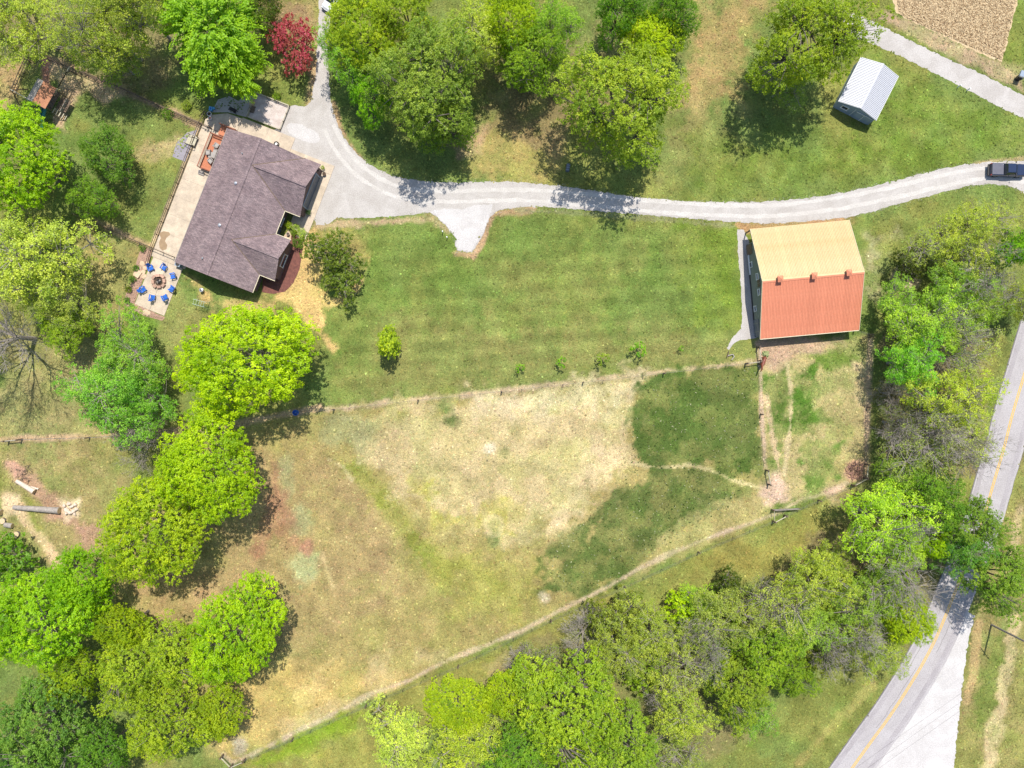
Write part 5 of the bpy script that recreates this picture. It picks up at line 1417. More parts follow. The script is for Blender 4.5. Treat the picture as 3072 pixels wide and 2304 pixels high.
 ('oak', 2380, 2030, 70, 8, (.11, .22, .02), 'small green tree on the verge edge below the dark olive cedar'),
 ('bare', 2090, 1940, 80, 11, None, 'grey leafless crown poking out of the thicket beside the lime bush'),
 ('bare', 1990, 2060, 75, 8, None, 'leafless twiggy tree among the straw coloured trees right of the large fresh green tree'),
 ('bare', 2290, 1800, 60, 8, None, 'leafless crown in the thicket below the dark cedar'),
 ('bare', 1560, 1990, 45, 4, None, 'small pale leafless bush on the tan grass left of the thin small tree'),
 ('bare', 2880, 1320, 95, 13, None, 'leafless crown with long twigs reaching towards the straight road'),
 ('bare', 2700, 1180, 55, 8, None, 'leafless tree close to the right hand paddock fence'),
 # road side trees
 ('airy', 2645, 1555, 128, 12, (.20, .32, .008), 'lime green tree near the paddock corner gate'),
 ('oak', 2790, 1625, 60, 9, (.17, .34, .004), 'small vivid lime tree among the road side trees'),
 ('bare', 2735, 1705, 125, 14, None, 'large grey leafless crown reaching over the road'),
 ('oak', 2800, 1500, 95, 11, (.075, .19, .02), 'dark green tree left of the road where the paddock corner ends'),
 ('oak', 2918, 1568, 92, 12, (.10, .21, .035), 'green tree overhanging the road below the straight stretch'),
 ('oak', 2985, 1728, 118, 13, (.105, .22, .035), 'large green tree hiding the road bend on the right'),
 ('airy', 2880, 1650, 75, 11, (.08, .19, .022), 'green tree in the gap between the two overhanging road trees'),
 ('airy', 2740, 1425, 85, 8, (.14, .24, .02), 'small green tree just right of the brush pile corner'),
 ('sparse', 2770, 1340, 120, 11, (.19, .22, .045), 'thin olive tree with many bare twigs right of the paddock'),
 ('sparse', 2870, 1330, 110, 11, (.24, .26, .06), 'thin twiggy tree next to the straight road'),
 ('bare', 2790, 1270, 105, 14, None, 'leafless grey crown in the strip right of the paddock'),
 ('airy', 2855, 1195, 118, 12, (.24, .29, .03), 'yellow olive tree between the paddock strip and the road'),
 ('sparse', 2700, 1270, 75, 8, (.10, .13, .03), 'dark thin tree along the right hand paddock fence'),
 ('airy', 2735, 1085, 102, 11, (.115, .27, .012), 'bright green tree right of the barn corner fence'),
 ('airy', 2790, 985, 125, 11, (.17, .28, .015), 'fresh green tree right of the orange roof slope'),
 ('sparse', 2900, 1060, 105, 11, (.22, .25, .06), 'thin pale tree beside the road right of the barn'),
 ('airy', 2700, 920, 75, 7, (.14, .25, .02), 'small green tree nearest the orange roof slope'),
 ('bare', 2830, 1015, 85, 13, None, 'dead grey crown among the fresh green trees right of the barn'),
 ('airy', 2930, 930, 80, 9, (.15, .23, .03), 'green tree below the grey fan shaped bare tree'),
 ('bare', 2970, 820, 100, 12, None, 'grey fan shaped bare tree near the right edge'),
 ('airy', 2885, 730, 108, 10, (.20, .25, .035), 'olive tree below the truck on the right grass'),
 ('sparse', 2800, 735, 85, 8, (.23, .27, .05), 'pale olive tree at the left end of the right hand thicket'),
 ('cedar', 2730, 790, 55, 6, (.05, .085, .018), 'dark cedar beside the pale bare spot right of the cream roof slope'),
 ('sparse', 2970, 690, 90, 9, (.21, .25, .04), 'thin olive tree near the right edge below the truck'),
 ('oak', 3045, 745, 70, 10, (.10, .27, .008), 'vivid green tree on the right edge beside the fan shaped bare tree'),
 ('airy', 2860, 865, 92, 9, (.13, .23, .02), 'green bushy tree left of the fan shaped bare tree'),
 ('airy', 3060, 900, 80, 9, (.17, .22, .035), 'olive green tree on the right edge above the road'),
 # lawn trees
 ('cedar', 985, 750, 70, 8, (.085, .15, .03), 'dark cedar by the mulch bed of the house with grey branches showing'),
 ('cedar', 1030, 830, 74, 6, (.08, .145, .028), 'lower sprawling dark cedar beside the straw, with dead branches'),
 ('cone', 1165, 1030, 45, 7.5, (.18, .27, .02), 'single yellow green young evergreen on the lawn right of the largest lime maple', None, 64),
]
for t_ in TREES: tree(*t_)
for i, (px, py, r_, h, lab) in enumerate(((1560, 1105, 15, 2.0, 'leftmost small sapling of the row above the wire fence'), (1685, 1088, 17, 2.4, 'second sapling from the left in the row above the wire fence'), (1808, 1078, 20, 2.7, 'third sapling of the row, with paler leaves'), (1915, 1048, 24, 3.2, 'tallest sapling of the row, bright green, fourth from the left'), (2044, 1046, 9, 1.5, 'tiny thin sapling at the right end of the row'))):
    tree('sapling', px, py, r_, h, (.10, .26, .012) if i != 2 else (.13, .23, .03), lab, 'saplings in a row on the lawn', cat='sapling')
# garden shrubs
for px, py, r_, h, c, lab in ((429, 747, 11, .8, DEEP, 'clipped green shrub at the top of the rock bed'), (409, 804, 11, .8, DEEP, 'clipped green shrub beside the stone block in the rock bed'), (397, 837, 11, .8, DEEP, 'clipped dark shrub left of the fire pit in the rock bed'), (387, 869, 11, .8, (.11, .15, .015), 'yellowish shrub on the left rim of the rock bed'), (380, 900, 11, .8, DEEP, 'green shrub at the lower left curve of the rock bed'), (395, 917, 7, .5, (.14, .08, .04), 'tiny reddish shrub at the bottom of the rock bed')):
    tree('shrub', px, py, r_, h, c, lab, 'shrubs in the rock bed')
for px, py, r_, h, c, lab in ((868, 676, 18, .8, (.16, .25, .015), 'yellow green hosta by the courtyard wall'), (888, 684, 20, .8, (.22, .30, .08), 'pale variegated hosta in the front courtyard'), (905, 697, 20, .8, (.25, .32, .09), 'pale variegated hosta at the mulch edge of the courtyard'), (906, 715, 14, .7, (.20, .30, .05), 'small pale hosta between the big hosta and the round bush'), (882, 700, 15, .9, (.08, .16, .012), 'dark green plant in the middle of the courtyard bed'), (893, 730, 24, 1.6, (.06, .14, .02), 'round dark bush at the porch corner'), (924, 638, 12, 1.0, (.04, .12, .04), 'dark shrub in the garage corner beside the walk'), (968, 504, 9, 1.0, (.22, .30, .04), 'spiky pale grass plant at the garage corner'),
                            (830, 290, 18, 1.0, (.12, .24, .02), 'small leafy bush on the grass right of the timber framed pad'), (560, 318, 22, 1.0, (.12, .2, .02), 'low leafy bush by the dark fence end near the blue cooler'), (500, 340, 26, 1.2, (.07, .17, .015), 'low green bush along the dark fence on the west lawn')):
    tree('shrub', px, py, r_ * .72, h, c, lab, cat='plant' if 'hosta' in lab or 'plant' in lab else 'shrub')
# ------------------------------------------------------------------ fences
tpost = MB().box((0, 0, .65), (.045, .045, 1.3)).mesh('steel_post')
wpost = MB().lathe((0, 0, 0), ((.11, 0), (.10, 1.38), (.06, 1.42)), 8).mesh('wood_post')
def wire_fence(name, label, pts, wood=(), step=2.9, wires=4, braces=(), hgt=1.25):
    W = [P(*p) for p in pts]
    t = thing(name, label, 'fence', W[0])
    o0 = W[0]
    woodp = [P(*p) for p in wood]
    for q in woodp:
        o = link('wood_post', wpost, M['darkwood'], t); o.location = q - o0; o.rotation_euler = (random.uniform(-.03, .03), random.uniform(-.03, .03), random.uniform(0, 3))
    for a, b in zip(W[:-1], W[1:]):
        n = max(1, int((b - a).length / step))
        for i in range(n):
            q = a.lerp(b, i / n)
            if all((q - w).length > .8 for w in woodp):
                o = link('steel_post', tpost, M['dark'], t); o.location = q - o0; o.rotation_euler = (random.uniform(-.03, .03), random.uniform(-.03, .03), random.uniform(0, 3))
    mb = MB()
    for a, b in zip(W[:-1], W[1:]):
        for k in range(wires):
            z = Vector((0, 0, .25 + k * (hgt - .3) / max(1, wires - 1)))
            mb.tube(a - o0 + z, b - o0 + z, .009, n=3, cap=False)
    mb.build('wire', M['wire'], t)
    for a, b in braces:
        a = P(*a) - o0; b = P(*b) - o0
        MB().tube(a + Vector((0, 0, 1.12)), b + Vector((0, 0, 1.12)), .075, .07, 8).build('brace_rail', M['palewood'], t)
        for e in (a, b):
            o = link('wood_post', wpost, M['darkwood'], t); o.location = e; o.scale = (1.25, 1.25, 1.08)
    return t
wire_fence('wire_fence', 'wire fence with dark wooden posts between the lawn and the straw pasture', [(700, 1262), (960, 1232), (1003, 1228), (1255, 1200), (1505, 1174), (1749, 1147), (1990, 1120), (2240, 1090), (2276, 1085)],
           wood=((1003, 1228), (1255, 1200), (1505, 1174), (1749, 1147), (1990, 1120)), braces=(((2236, 1091), (2275, 1086)),))
wire_fence('wire_fence', 'wire fence running down from the barn between dark green pasture and paddock', [(2270, 1042), (2276, 1085), (2281, 1232), (2292, 1390), (2299, 1412), (2303, 1455)],
           wood=((2271, 1042), (2281, 1242)), braces=(((2271, 1044), (2276, 1083)), ((2297, 1410), (2304, 1452))))
wire_fence('wire_fence', 'long wire fence along the dirt trail at the lower side of the pasture', [(671, 2262), (699, 2291), (737, 2274), (880, 2213), (1100, 2112), (1375, 1995), (1652, 1858), (1873, 1758), (2094, 1655), (2250, 1590), (2318, 1562)],
           wood=((880, 2213), (1100, 2112), (1375, 1995), (1652, 1858), (1873, 1758), (2094, 1655)), braces=(((671, 2262), (699, 2291)), ((699, 2292), (737, 2275)), ((2318, 1563), (2352, 1545))))
wire_fence('wire_fence', 'short wire fence from the plank gate to the brush pile corner', [(2352, 1545), (2395, 1525), (2460, 1498), (2554, 1456), (2592, 1433)], wood=((2454, 1500),), braces=(((2554, 1454), (2591, 1434)),))
wire_fence('wire_fence', 'wire fence on the right side of the paddock below the barn corner', [(2592, 1433), (2595, 1392), (2596, 1300), (2600, 1220), (2607, 1110), (2608, 1010)], wood=((2600, 1222), (2607, 1012)), braces=(((2591, 1431), (2594, 1392)),))
wire_fence('wire_fence', 'old wire fence with a rail brace crossing the left field', [(-60, 1322), (27, 1322), (67, 1318), (180, 1314), (270, 1312), (345, 1308), (520, 1290), (700, 1264)], wood=((270, 1312),), braces=(((28, 1322), (67, 1318)),))
wire_fence('wire_fence', 'short fence with dark posts leading from the barn corner to the right paddock', [(2560, 992), (2608, 1006)], wood=((2561, 992), (2607, 1006)), step=1.6, wires=3)
# plank gate
a, b = P(2316, 1528), P(2392, 1524)
g = thing('plank_gate', 'long grey plank gate standing open across the dirt trail', 'gate', (a.x, a.y, 0), math.atan2(b.y - a.y, b.x - a.x))
L = (b - a).length
for k in range(4): MB().box((L / 2, 0, .3 + k * .28), (L, .04, .15)).build('board', M['greywood'], g)
for xx in (.06, L / 2, L - .06): MB().box((xx, .04, .75), (.1, .04, 1.15)).build('upright', M['greywood'], g)
MB().bar((0, .05, .25), (L / 2, .05, 1.2), .04, .12).build('diagonal_brace', M['greywood'], g)
MB().lathe((-.12, 0, 0), ((.09, 0), (.085, 1.4)), 8).build('gate_post', M['darkwood'], g)
a, b = P(2318, 1530), P(2318, 1562)
MB().bar((0, -.12, .9), (.0, -1.65, .9), .05, .08).build('side_rail', M['palewood'], g)

def rail_fence(label, pts, h=1.25, step=2.4, rails=(.18, .65, 1.15), mat='darkwood', netting=True):
    W = [P(*p) for p in pts]
    t = thing('rail_fence', label, 'fence', W[0]); o0 = W[0]
    pm = MB().box((0, 0, h / 2), (.10, .10, h)).mesh('post')
    for a, b in zip(W[:-1], W[1:]):
        n = max(1, round((b - a).length / step))
        for i in range(n + 1):
            q = a.lerp(b, i / n)
            if i == n and b is not W[-1]: continue
            o = link('post', pm, M[mat], t); o.location = q - o0; o.rotation_euler = (0, 0, math.atan2(b.y - a.y, b.x - a.x))
        for z in rails:
            MB().bar(a - o0 + Vector((0, 0, z)), b - o0 + Vector((0, 0, z)), .06, .09).build('rail', M[mat], t)
        if netting:
            mb = MB()
            m_ = max(1, int((b - a).length / .3))
            for i in range(m_):
                q = a.lerp(b, (i + .5) / m_) - o0; mb.tube(q + Vector((0, 0, .1)), q + Vector((0, 0, h - .1)), .008, n=3, cap=False)
            mb.build('wire_mesh', M['dark'], t)
    return t
rail_fence('long dark rail fence across the shaded upper west lawn', [(150, 182), (345, 258), (475, 318), (605, 374)])
rail_fence('dark rail fence along the left edge of the concrete patio', [(605, 374), (535, 552), (461, 745), (447, 796)])
rail_fence('dark rail fence crossing the west lawn to the patio', [(461, 745), (296, 674), (230, 646)])
rail_fence('short dark gate fence closing the patio against the house corner', [(461, 745), (525, 772)], rails=(.2, 1.1))
rail_fence('short dark fence from the fence corner to the north deck railing', [(605, 374), (637, 388)], rails=(.2, 1.1))
rail_fence('dark rail fence in the far upper left beside the playset', [(92, 178), (46, 282)], netting=False)
rail_fence('short dark fence beside the blue cooler at the north patio corner', [(605, 374), (622, 342)], rails=(.2, 1.1))

# ------------------------------------------------------------------ playset
pc = P(132, 285, 2.6)
pt = thing('playset', 'wooden playset with orange shingled roof, swing beam and ladder on the west lawn', 'playset', (pc.x, pc.y, 0), math.radians(-29))
pt.scale = (1.3, 1.3, 1.15)
for a in (-.85, .85):
    for b_ in (-1.15, 1.15): MB().box((a, b_, 1.4), (.1, .1, 2.8)).build('post', M['darkwood'], pt)
MB().box((0, 0, 1.3), (1.9, 2.4, .06)).build('platform', M['darkwood'], pt)
for s, m_ in ((1, 'cedar_shingle'), (-1, 'greywood')):
    for k in range(6):
        xx = s * (.12 + k * .205); MB().box((xx, 0, 3.42 - k * .125), (.24, 2.75, .03), ry=s * .55).build('roof_board', M[m_], pt)
MB().bar((.9, -1.35, 2.45), (-3.6, -1.35, 2.45), .1, .14).build('swing_beam', M['palewood'], pt)
for s in (-1, 1): MB().bar((-3.5, -1.35, 2.45), (-3.6, -1.35 + s * 1.1, 0), .09, .09).build('swing_leg', M['darkwood'], pt)
for yy in (-1.7, -2.6):
    sw = MB().box((yy, -1.35, .5), (.45, .18, .03)).build('swing_seat', M['green_plastic'], pt)
    MB().tube((yy - .2, -1.35, .5), (yy - .2, -1.35, 2.4), .012, n=4).tube((yy + .2, -1.35, .5), (yy + .2, -1.35, 2.4), .012, n=4).build('chain', M['steel'], sw)
for s in (-.35, .35): MB().bar((1.0, 1.1 + s, 2.2), (1.0, 4.1 + s, 2.2), .08, .12).build('monkey_bar_rail', M['palewood'], pt)
for k in range(7): MB().lathe((1.35, 1.4 + k * .42, 2.26), ((.03, 0), (.03, .03)), 6).build('bolt', M['dark'], pt)
for k in range(5): MB().box((1.0, 1.55 + k * .55, 2.22), (.05, .72, .05), rz=math.pi / 2 * 0).build('rung', M['darkwood'], pt)
for s in (-1, 1):
    for xx in (.65, 1.35): MB().bar((xx, 4.0, 2.2), (xx + s * .0, 4.2, 0), .08, .08).build('bar_leg', M['darkwood'], pt)
MB().box((1.7, .2, .9), (1.3, 1.5, .05)).build('lower_deck', M['darkwood'], pt)
for k in range(5): MB().box((2.0, -1.0 - .0, .25 + .0) if k < 0 else (1.15 + k * .26, -1.0, 1.15 - k * .24), (.12, .7, .05)).build('ladder_rung', M['palewood'], pt)
for s in (-1, 1): MB().bar((1.0, -1.0 + s * .36, 1.3), (2.4, -1.0 + s * .36, 0), .06, .1).build('ladder_rail', M['darkwood'], pt)
sl_ = MB()
for i in range(7):
    t0, t1 = i / 7, (i + 1) / 7
    f = lambda t: Vector((.2, -1.3 - 2.4 * t, 1.3 - 1.25 * t + .25 * t * t * 0 + (.12 * math.sin(t * 3.14))))
    sl_.bar(f(t0), f(t1), .55, .05)
    for s in (-1, 1): sl_.bar(f(t0) + Vector((s * .28, 0, .08)), f(t1) + Vector((s * .28, 0, .08)), .05, .16)
sl_.build('slide', M['green_plastic'], pt)
for yy in (-.5, .1, .7): MB().box((2.0, yy, 1.2), (.05, .5, .5)).build('railing_panel', M['greywood'], pt)

# ------------------------------------------------------------------ vehicles
def wheel(parent, x, y, r=.4, w=.26):
    s = 1 if y > 0 else -1
    mb = MB(); n = 20
    prof = ((r * .62, -w / 2), (r * .93, -w / 2), (r, -w / 2 + .05), (r, w / 2 - .05), (r * .93, w / 2), (r * .62, w / 2))
    V = []
    for rr, yy in prof:
        for i in range(n): V.append((x + rr * math.cos(6.283 * i / n), y + yy, r + rr * math.sin(6.283 * i / n)))
    F = [(k * n + i, k * n + (i + 1) % n, ((k + 1) % 6) * n + (i + 1) % n, ((k + 1) % 6) * n + i) for k in range(6) for i in range(n)]
    o = mb.add(V, F).build('wheel', M['rubber'], parent)
    MB().tube((x, y - s * .1, r), (x, y + s * (w / 2 - .03), r), r * .62, r * .5, 14).build('rim', M['steel'], o)
def truck(px, py, deg):
    p = P(px, py, 1.0)
    t = thing('pickup_truck', 'black pickup truck with grey bed cover parked on the drive at the right edge', 'truck', (p.x, p.y, .012), math.radians(deg))
    # lower body, nose towards +x
    MB().frustum(-2.75, 2.8, .93, .42, -2.75, 2.74, .97, .85).build('body', M['carblack'], t, bevel=.06)
    MB().frustum(-2.72, 2.70, .97, .852, -2.70, .9, .93, 1.16).build('bedside', M['carblack'], t, bevel=.05)
    MB().frustum(1.0, 2.74, .96, .86, .98, 2.62, .86, 1.18).build('hood', M['carblack'], t, bevel=.07)
    MB().box((-1.80, 0, 1.19), (1.74, 1.66, .06)).build('bed_cover', M['tonneau'], t, bevel=.02)
    MB().box((-2.62, 0, 1.17), (.1, 1.78, .08)).build('tailgate_cap', M['black'], t, bevel=.02)
    MB().frustum(-.86, 1.32, .90, 1.16, -.62, .62, .70, 1.84).build('cab', M['carblack'], t, bevel=.08)
    MB().frustum(-.60, .60, .68, 1.845, -.56, .56, .62, 1.875).build('roof_panel', M['carblack'], t, bevel=.02)
    MB().poly([(1.24, -.78, 1.26), (1.24, .78, 1.26), (.72, .62, 1.80), (.72, -.62, 1.80)]).build('windshield', M['glass'], t)
    MB().poly([(-.86, .76, 1.26), (-.86, -.76, 1.26), (-.66, -.62, 1.78), (-.66, .62, 1.78)]).build('rear_window', M['glass'], t)
    for s in (-1, 1):
        for u0, u1, v0, v1 in ((-.66, .1, -.5, .08), (.18, 1.02, .16, .56)):
            MB().poly([(u0, s * .892, 1.24), (u1, s * .892, 1.24), (v1, s * .735, 1.76), (v0, s * .735, 1.76)]).build('side_window', M['glass'], t)
        m_ = MB().box((.95, s * 1.10, 1.28), (.14, .22, .16)).build('mirror', M['black'], t, bevel=.03)
        MB().box((2.70, s * .72, .92), (.12, .34, .16)).build('headlight', M['lens'], t, bevel=.02)
        MB().box((-2.74, s * .88, .98), (.08, .14, .3)).build('taillight', M['red'], t, bevel=.02)
        for xx in (-1.75, 1.75): wheel(t, xx, s * .84)
    MB().box((-2.88, 0, .58), (.22, 1.8, .2)).build('rear_bumper', M['black'], t, bevel=.04)
    MB().box((2.86, 0, .58), (.2, 1.85, .24)).build('front_bumper', M['black'], t, bevel=.05)
truck(3026, 509, -1.5)
def car(px, py, deg):
    p = P(px, py, .8)
    t = thing('car', 'white car parked on the worn lane at the top edge', 'car', (p.x, p.y, .012), math.radians(deg))
    MB().frustum(-2.3, 2.3, .86, .28, -2.28, 2.32, .90, .62).build('body', M['carwhite'], t, bevel=.1)
    MB().frustum(-2.24, 2.26, .90, .60, -2.1, 2.0, .80, .92).build('shoulder', M['carwhite'], t, bevel=.12)
    MB().frustum(-1.75, 1.15, .80, .9, -1.0, .35, .60, 1.44).build('cabin', M['glass'], t, bevel=.06)
    MB().frustum(-1.05, .42, .62, 1.425, -.95, .32, .56, 1.475).build('roof', M['carwhite'], t, bevel=.03)
    for s in (-1, 1):
        MB().bar((1.13, s * .78, .92), (.36, s * .6, 1.44), .07, .05).build('pillar', M['carwhite'], t); MB().bar((-1.73, s * .78, .92), (-1.0, s * .6, 1.44), .1, .05).build('pillar', M['carwhite'], t)
        MB().box((.85, s * .96, .98), (.12, .18, .12)).build('mirror', M['carwhite'], t, bevel=.03)
        MB().box((2.2, s * .62, .68), (.16, .36, .12)).build('headlight', M['lens'], t, bevel=.02); MB().box((-2.26, s * .66, .72), (.1, .3, .12)).build('taillight', M['red'], t, bevel=.02)
        for xx in (-1.4, 1.4): wheel(t, xx, s * .78, .32, .2)
    MB().box((2.34, 0, .45), (.12, 1.3, .2)).build('bumper', M['black'], t, bevel=.04)
car(1000, -8, -124)

# ------------------------------------------------------------------ horse (one continuous skinned body)
def horse(px0, py0, px1, py1):
    a = P(px0, py0, 1.35); b_ = P(px1, py1, 1.5)
    mid = (a + b_) / 2; ang = math.atan2(b_.y - a.y, b_.x - a.x)
    t = thing('horse', 'bay horse standing by the fence post just below the barn', 'horse', (mid.x, mid.y, 0), ang)
    J = {}; V = []; E = []; Rr = []
    def j(n, p, r, par=None):
        J[n] = len(V); V.append(p); Rr.append(r)
        if par is not None: E.append((J[par], J[n]))
    j('barrel', (0, 0, 1.18), (.30, .34)); j('loin', (-.38, 0, 1.24), (.27, .30), 'barrel'); j('croup', (-.68, 0, 1.25), (.29, .30), 'loin'); j('dock', (-.92, 0, 1.18), (.16, .18), 'croup')
    j('chest', (.36, 0, 1.2), (.27, .35), 'barrel'); j('withers', (.60, 0, 1.28), (.19, .30), 'chest'); j('neck1', (.82, 0, 1.46), (.14, .24), 'withers'); j('neck2', (1.06, .02, 1.66), (.11, .17), 'neck1'); j('poll', (1.22, .03, 1.76), (.10, .12), 'neck2')
    j('cheek', (1.38, .04, 1.66), (.10, .13), 'poll'); j('nose', (1.58, .05, 1.50), (.07, .08), 'cheek'); j('muzzle', (1.68, .05, 1.42), (.065, .065), 'nose')
    for s, nm in ((1, 'l'), (-1, 'r')):
        j('sh' + nm, (.52, s * .17, 1.02), .14, 'chest'); j('elb' + nm, (.48, s * .18, .80), .095, 'sh' + nm); j('knee' + nm, (.50 + .05 * s, s * .18, .46), .062, 'elb' + nm); j('fet' + nm, (.48 + .08 * s, s * .18, .14), .046, 'knee' + nm); j('hoof' + nm, (.52 + .08 * s, s * .18, .03), .065, 'fet' + nm)
        j('hip' + nm, (-.62, s * .18, 1.02), .19, 'croup'); j('stif' + nm, (-.50, s * .19, .80), .12, 'hip' + nm); j('hock' + nm, (-.82 - .06 * s, s * .18, .50), .07, 'stif' + nm); j('hfet' + nm, (-.76 - .06 * s, s * .18, .14), .048, 'hock' + nm); j('hhoof' + nm, (-.71 - .06 * s, s * .18, .03), .066, 'hfet' + nm)
        j('ear' + nm, (1.20, .03 + s * .07, 1.92), .028, 'poll')
    me = bpy.data.meshes.new('body'); me.from_pydata(V, E, []); me.update()
    o = link('body', me, None, t); me.materials.append(M['hair'])
    md = o.modifiers.new('skin', 'SKIN'); md.use_smooth_shade = True
    sv = me.skin_vertices[0].data
    for i, r in enumerate(Rr):
        sv[i].radius = r if isinstance(r, tuple) else (r, r)
        sv[i].use_root = i == 0
    o.modifiers.new('sub', 'SUBSURF').levels = 1; o.modifiers['sub'].render_levels = 2
    mn = MB()
    for k in range(9):
        t0 = k / 9; q = Vector((.66 + .56 * t0, .02, 1.56 + .36 * t0)); mn.tube(q, q + Vector((-.02, .09, -.16)), .05, .015, 5)
    mn.build('mane', M['mane'], t)
    MB().tube((-.94, 0, 1.22), (-1.06, 0, .95), .06, .09, 8).tube((-1.06, 0, .95), (-1.08, 0, .5), .09, .03, 8).build('tail', M['mane'], t)
horse(2297, 1072, 2287, 1099)
p = P(2296, 1063); mb = MB()
for k in range(40):
    a = random.uniform(0, 6.28); r = random.uniform(0, .55); mb.rock((r * math.cos(a), r * math.sin(a), .08 + .15 * (1 - r)), random.uniform(.12, .22), 900 + k, .5)
o = mb.build('hay_pile', M['hay']); o.location = (p.x, p.y, 0); tag(o, 'small heap of greenish hay on the ground behind the horse', 'hay')

# ------------------------------------------------------------------ logs and brush
def log(name, label, a, b, r0, r1, barkm='barkpale', group=None, endm='cutwood'):
    A = P(*a); B = P(*b); d = B - A; L = d.length
    t = thing(name, label, 'log', (A.x, A.y, 0), math.atan2(d.y, d.x), group)
    mb = MB(); n = 12; segs = 7; rr = random.Random(int(a[0] * 7 + a[1]))
    V = []
    for i in range(segs + 1):
        x = L * i / segs; r = (r0 + (r1 - r0) * i / segs)
        for k in range(n):
            q = r * rr.uniform(.95, 1.05); V.append((x, q * math.cos(6.283 * k / n) + rr.gauss(0, .004), r * .95 + q * math.sin(6.283 * k / n)))
    F = [(i * n + k, i * n + (k + 1) % n, (i + 1) * n + (k + 1) % n, (i + 1) * n + k) for i in range(segs) for k in range(n)]
    mb.add(V, F).build('trunk', M[barkm], t, smooth=True)
    for x, r, s in ((0, r0, -1), (L, r1, 1)):
        MB().tube((x - s * .02, 0, r * .95), (x + s * .015, 0, r * .95), r * .97, r * .96, n).build('cut_end', M[endm], t)
    return t
lg = log('felled_trunk', 'long grey felled trunk lying on the left field', (46, 1521), (184, 1530), .36, .52)
for i, (px, py, r) in enumerate(((192, 1518, .35), (200, 1530, .45), (205, 1512, .4), (214, 1520, .35), (208, 1538, .45), (219, 1534, .4), (228, 1528, .35), (224, 1514, .3), (198, 1541, .3), (222, 1542, .28))):
    p = P(px, py, .3); mb = MB(); mb.rock((0, 0, 0), r, 300 + i, .8); o = mb.build('wood_chunk', M['debarked']); o.location = (p.x, p.y, .22)
    tag(o, 'pale split wood chunk heaped at the end of the long felled trunk', 'wood chunk', 'split wood chunks at the trunk end')
log('log', 'pale debarked log lying on the litter above the long trunk', (54, 1442), (108, 1474), .30, .42, 'debarked')
log('log', 'thin pale log lying next to the debarked log', (78, 1455), (118, 1467), .10, .16, 'debarked')
log('log_round', 'thick log round at the left edge above the other rounds', (-14, 1532), (10, 1536), .48, .5, 'barkpale')
log('log_round', 'short grey log round lying on its side above the shrub', (20, 1573), (42, 1576), .38, .4, 'barkpale')
for px, py, r, lab in ((7, 1563, .48, 'upright pale cut round left of the short log'), (49, 1603, .46, 'upright pale cut round at the edge of the shrub')):
    p = P(px, py, .3); t = thing('log_round', lab, 'log', (p.x, p.y, 0)); MB().lathe((0, 0, 0), ((r, 0), (r * 1.02, .2), (r * .98, .38)), 16).build('bark', M['bark'], t); MB().lathe((0, 0, .375), ((r * .95, 0), (r * .93, .015)), 16).build('cut_end', M['cutwood'], t)
br = MB(); rb = random.Random(4)
for k in range(70):
    a = rb.uniform(0, 6.28); x, y = rb.gauss(0, .7), rb.gauss(0, .9); L_ = rb.uniform(.3, .9)
    br.tube((x, y, .05 + rb.random() * .2), (x + L_ * math.cos(a), y + L_ * math.sin(a), .05 + rb.random() * .35), .035, .015, 4)
p = P(72, 1428); o = br.build('branch_pile', M['darkwood']); o.location = (p.x, p.y, 0); tag(o, 'heap of dark broken branches above the debarked log', 'branches')
br = MB()
for k in range(120):
    a = rb.uniform(0, 6.28); r = rb.random() ** .5 * 1.35; x, y = r * math.cos(a), r * math.sin(a); b_ = rb.uniform(0, 6.28); L_ = rb.uniform(.3, .8)
    br.tube((x, y, .1 + .4 * (1.4 - r) * rb.random()), (x + L_ * math.cos(b_), y + L_ * math.sin(b_), .1 + .4 * (1.4 - r) * rb.random()), .045, .02, 4)
p = P(2562, 1412); o = br.build('brush_pile', pmat('pink_brush', (.34, .19, .15), (.24, .13, .1), 4, .9)); o.location = (p.x, p.y, 0); tag(o, 'round reddish brush pile in the lower right paddock corner', 'brush pile')
# small stump bench frame on the left field
p = P(148, 1668); t = thing('metal_hoop', 'small dark metal stake frame in the left field track', 'stake', (p.x, p.y, 0), .6); MB().tube((-.3, 0, 0), (-.3, 0, .8), .03).tube((.3, 0, 0), (.3, 0, .8), .03).build('leg', M['dark'], t); MB().tube((-.34, 0, .8), (.34, 0, .8), .03).build('bar', M['dark'], t)

# ------------------------------------------------------------------ utility pole, mailbox, markers
b0 = P(2974, 1874)
up = thing('utility_pole', 'tall grey wooden utility pole on the right verge with its long shadow', 'pole', (b0.x, b0.y, 0))
MB().tube((0, 0, -.1), (0, 0, 10.4), .17, .12, 10).build('pole', M['greywood'], up)
wd = Vector((-.81, -.585, 0))
MB().bar((wd.y * 1.1, -wd.x * 1.1, 9.8), (-wd.y * 1.1, wd.x * 1.1, 9.8), .1, .12).build('crossarm', M['greywood'], up)
for s in (-1, 0, 1):
    q = Vector((wd.y * s, -wd.x * s, 9.95)); MB().lathe(q, ((.05, -.08), (.07, .02), (.04, .1)), 8).build('insulator', M['white'], up)
    mb = MB(); prev = q + Vector((0, 0, .1))
    for i in range(1, 13):
        u = i / 12; x = q + wd * 55 * u + Vector((0, 0, .1 - 1.6 * 4 * u * (1 - u) * .5)); mb.tube(prev, x, .009, n=4, cap=False); prev = x
    mb.build('cable', M['dark'], up)
def marker(px, py, lab, h=1.0, grp=None):
    p = P(px, py); t = thing('marker_post', lab, 'post', (p.x, p.y, 0), 0, grp); MB().box((0, 0, h / 2), (.12, .12, h)).build('post', M['white'], t, bevel=.01); MB().box((0, 0, h + .02), (.16, .16, .05)).build('cap', M['white'], t)
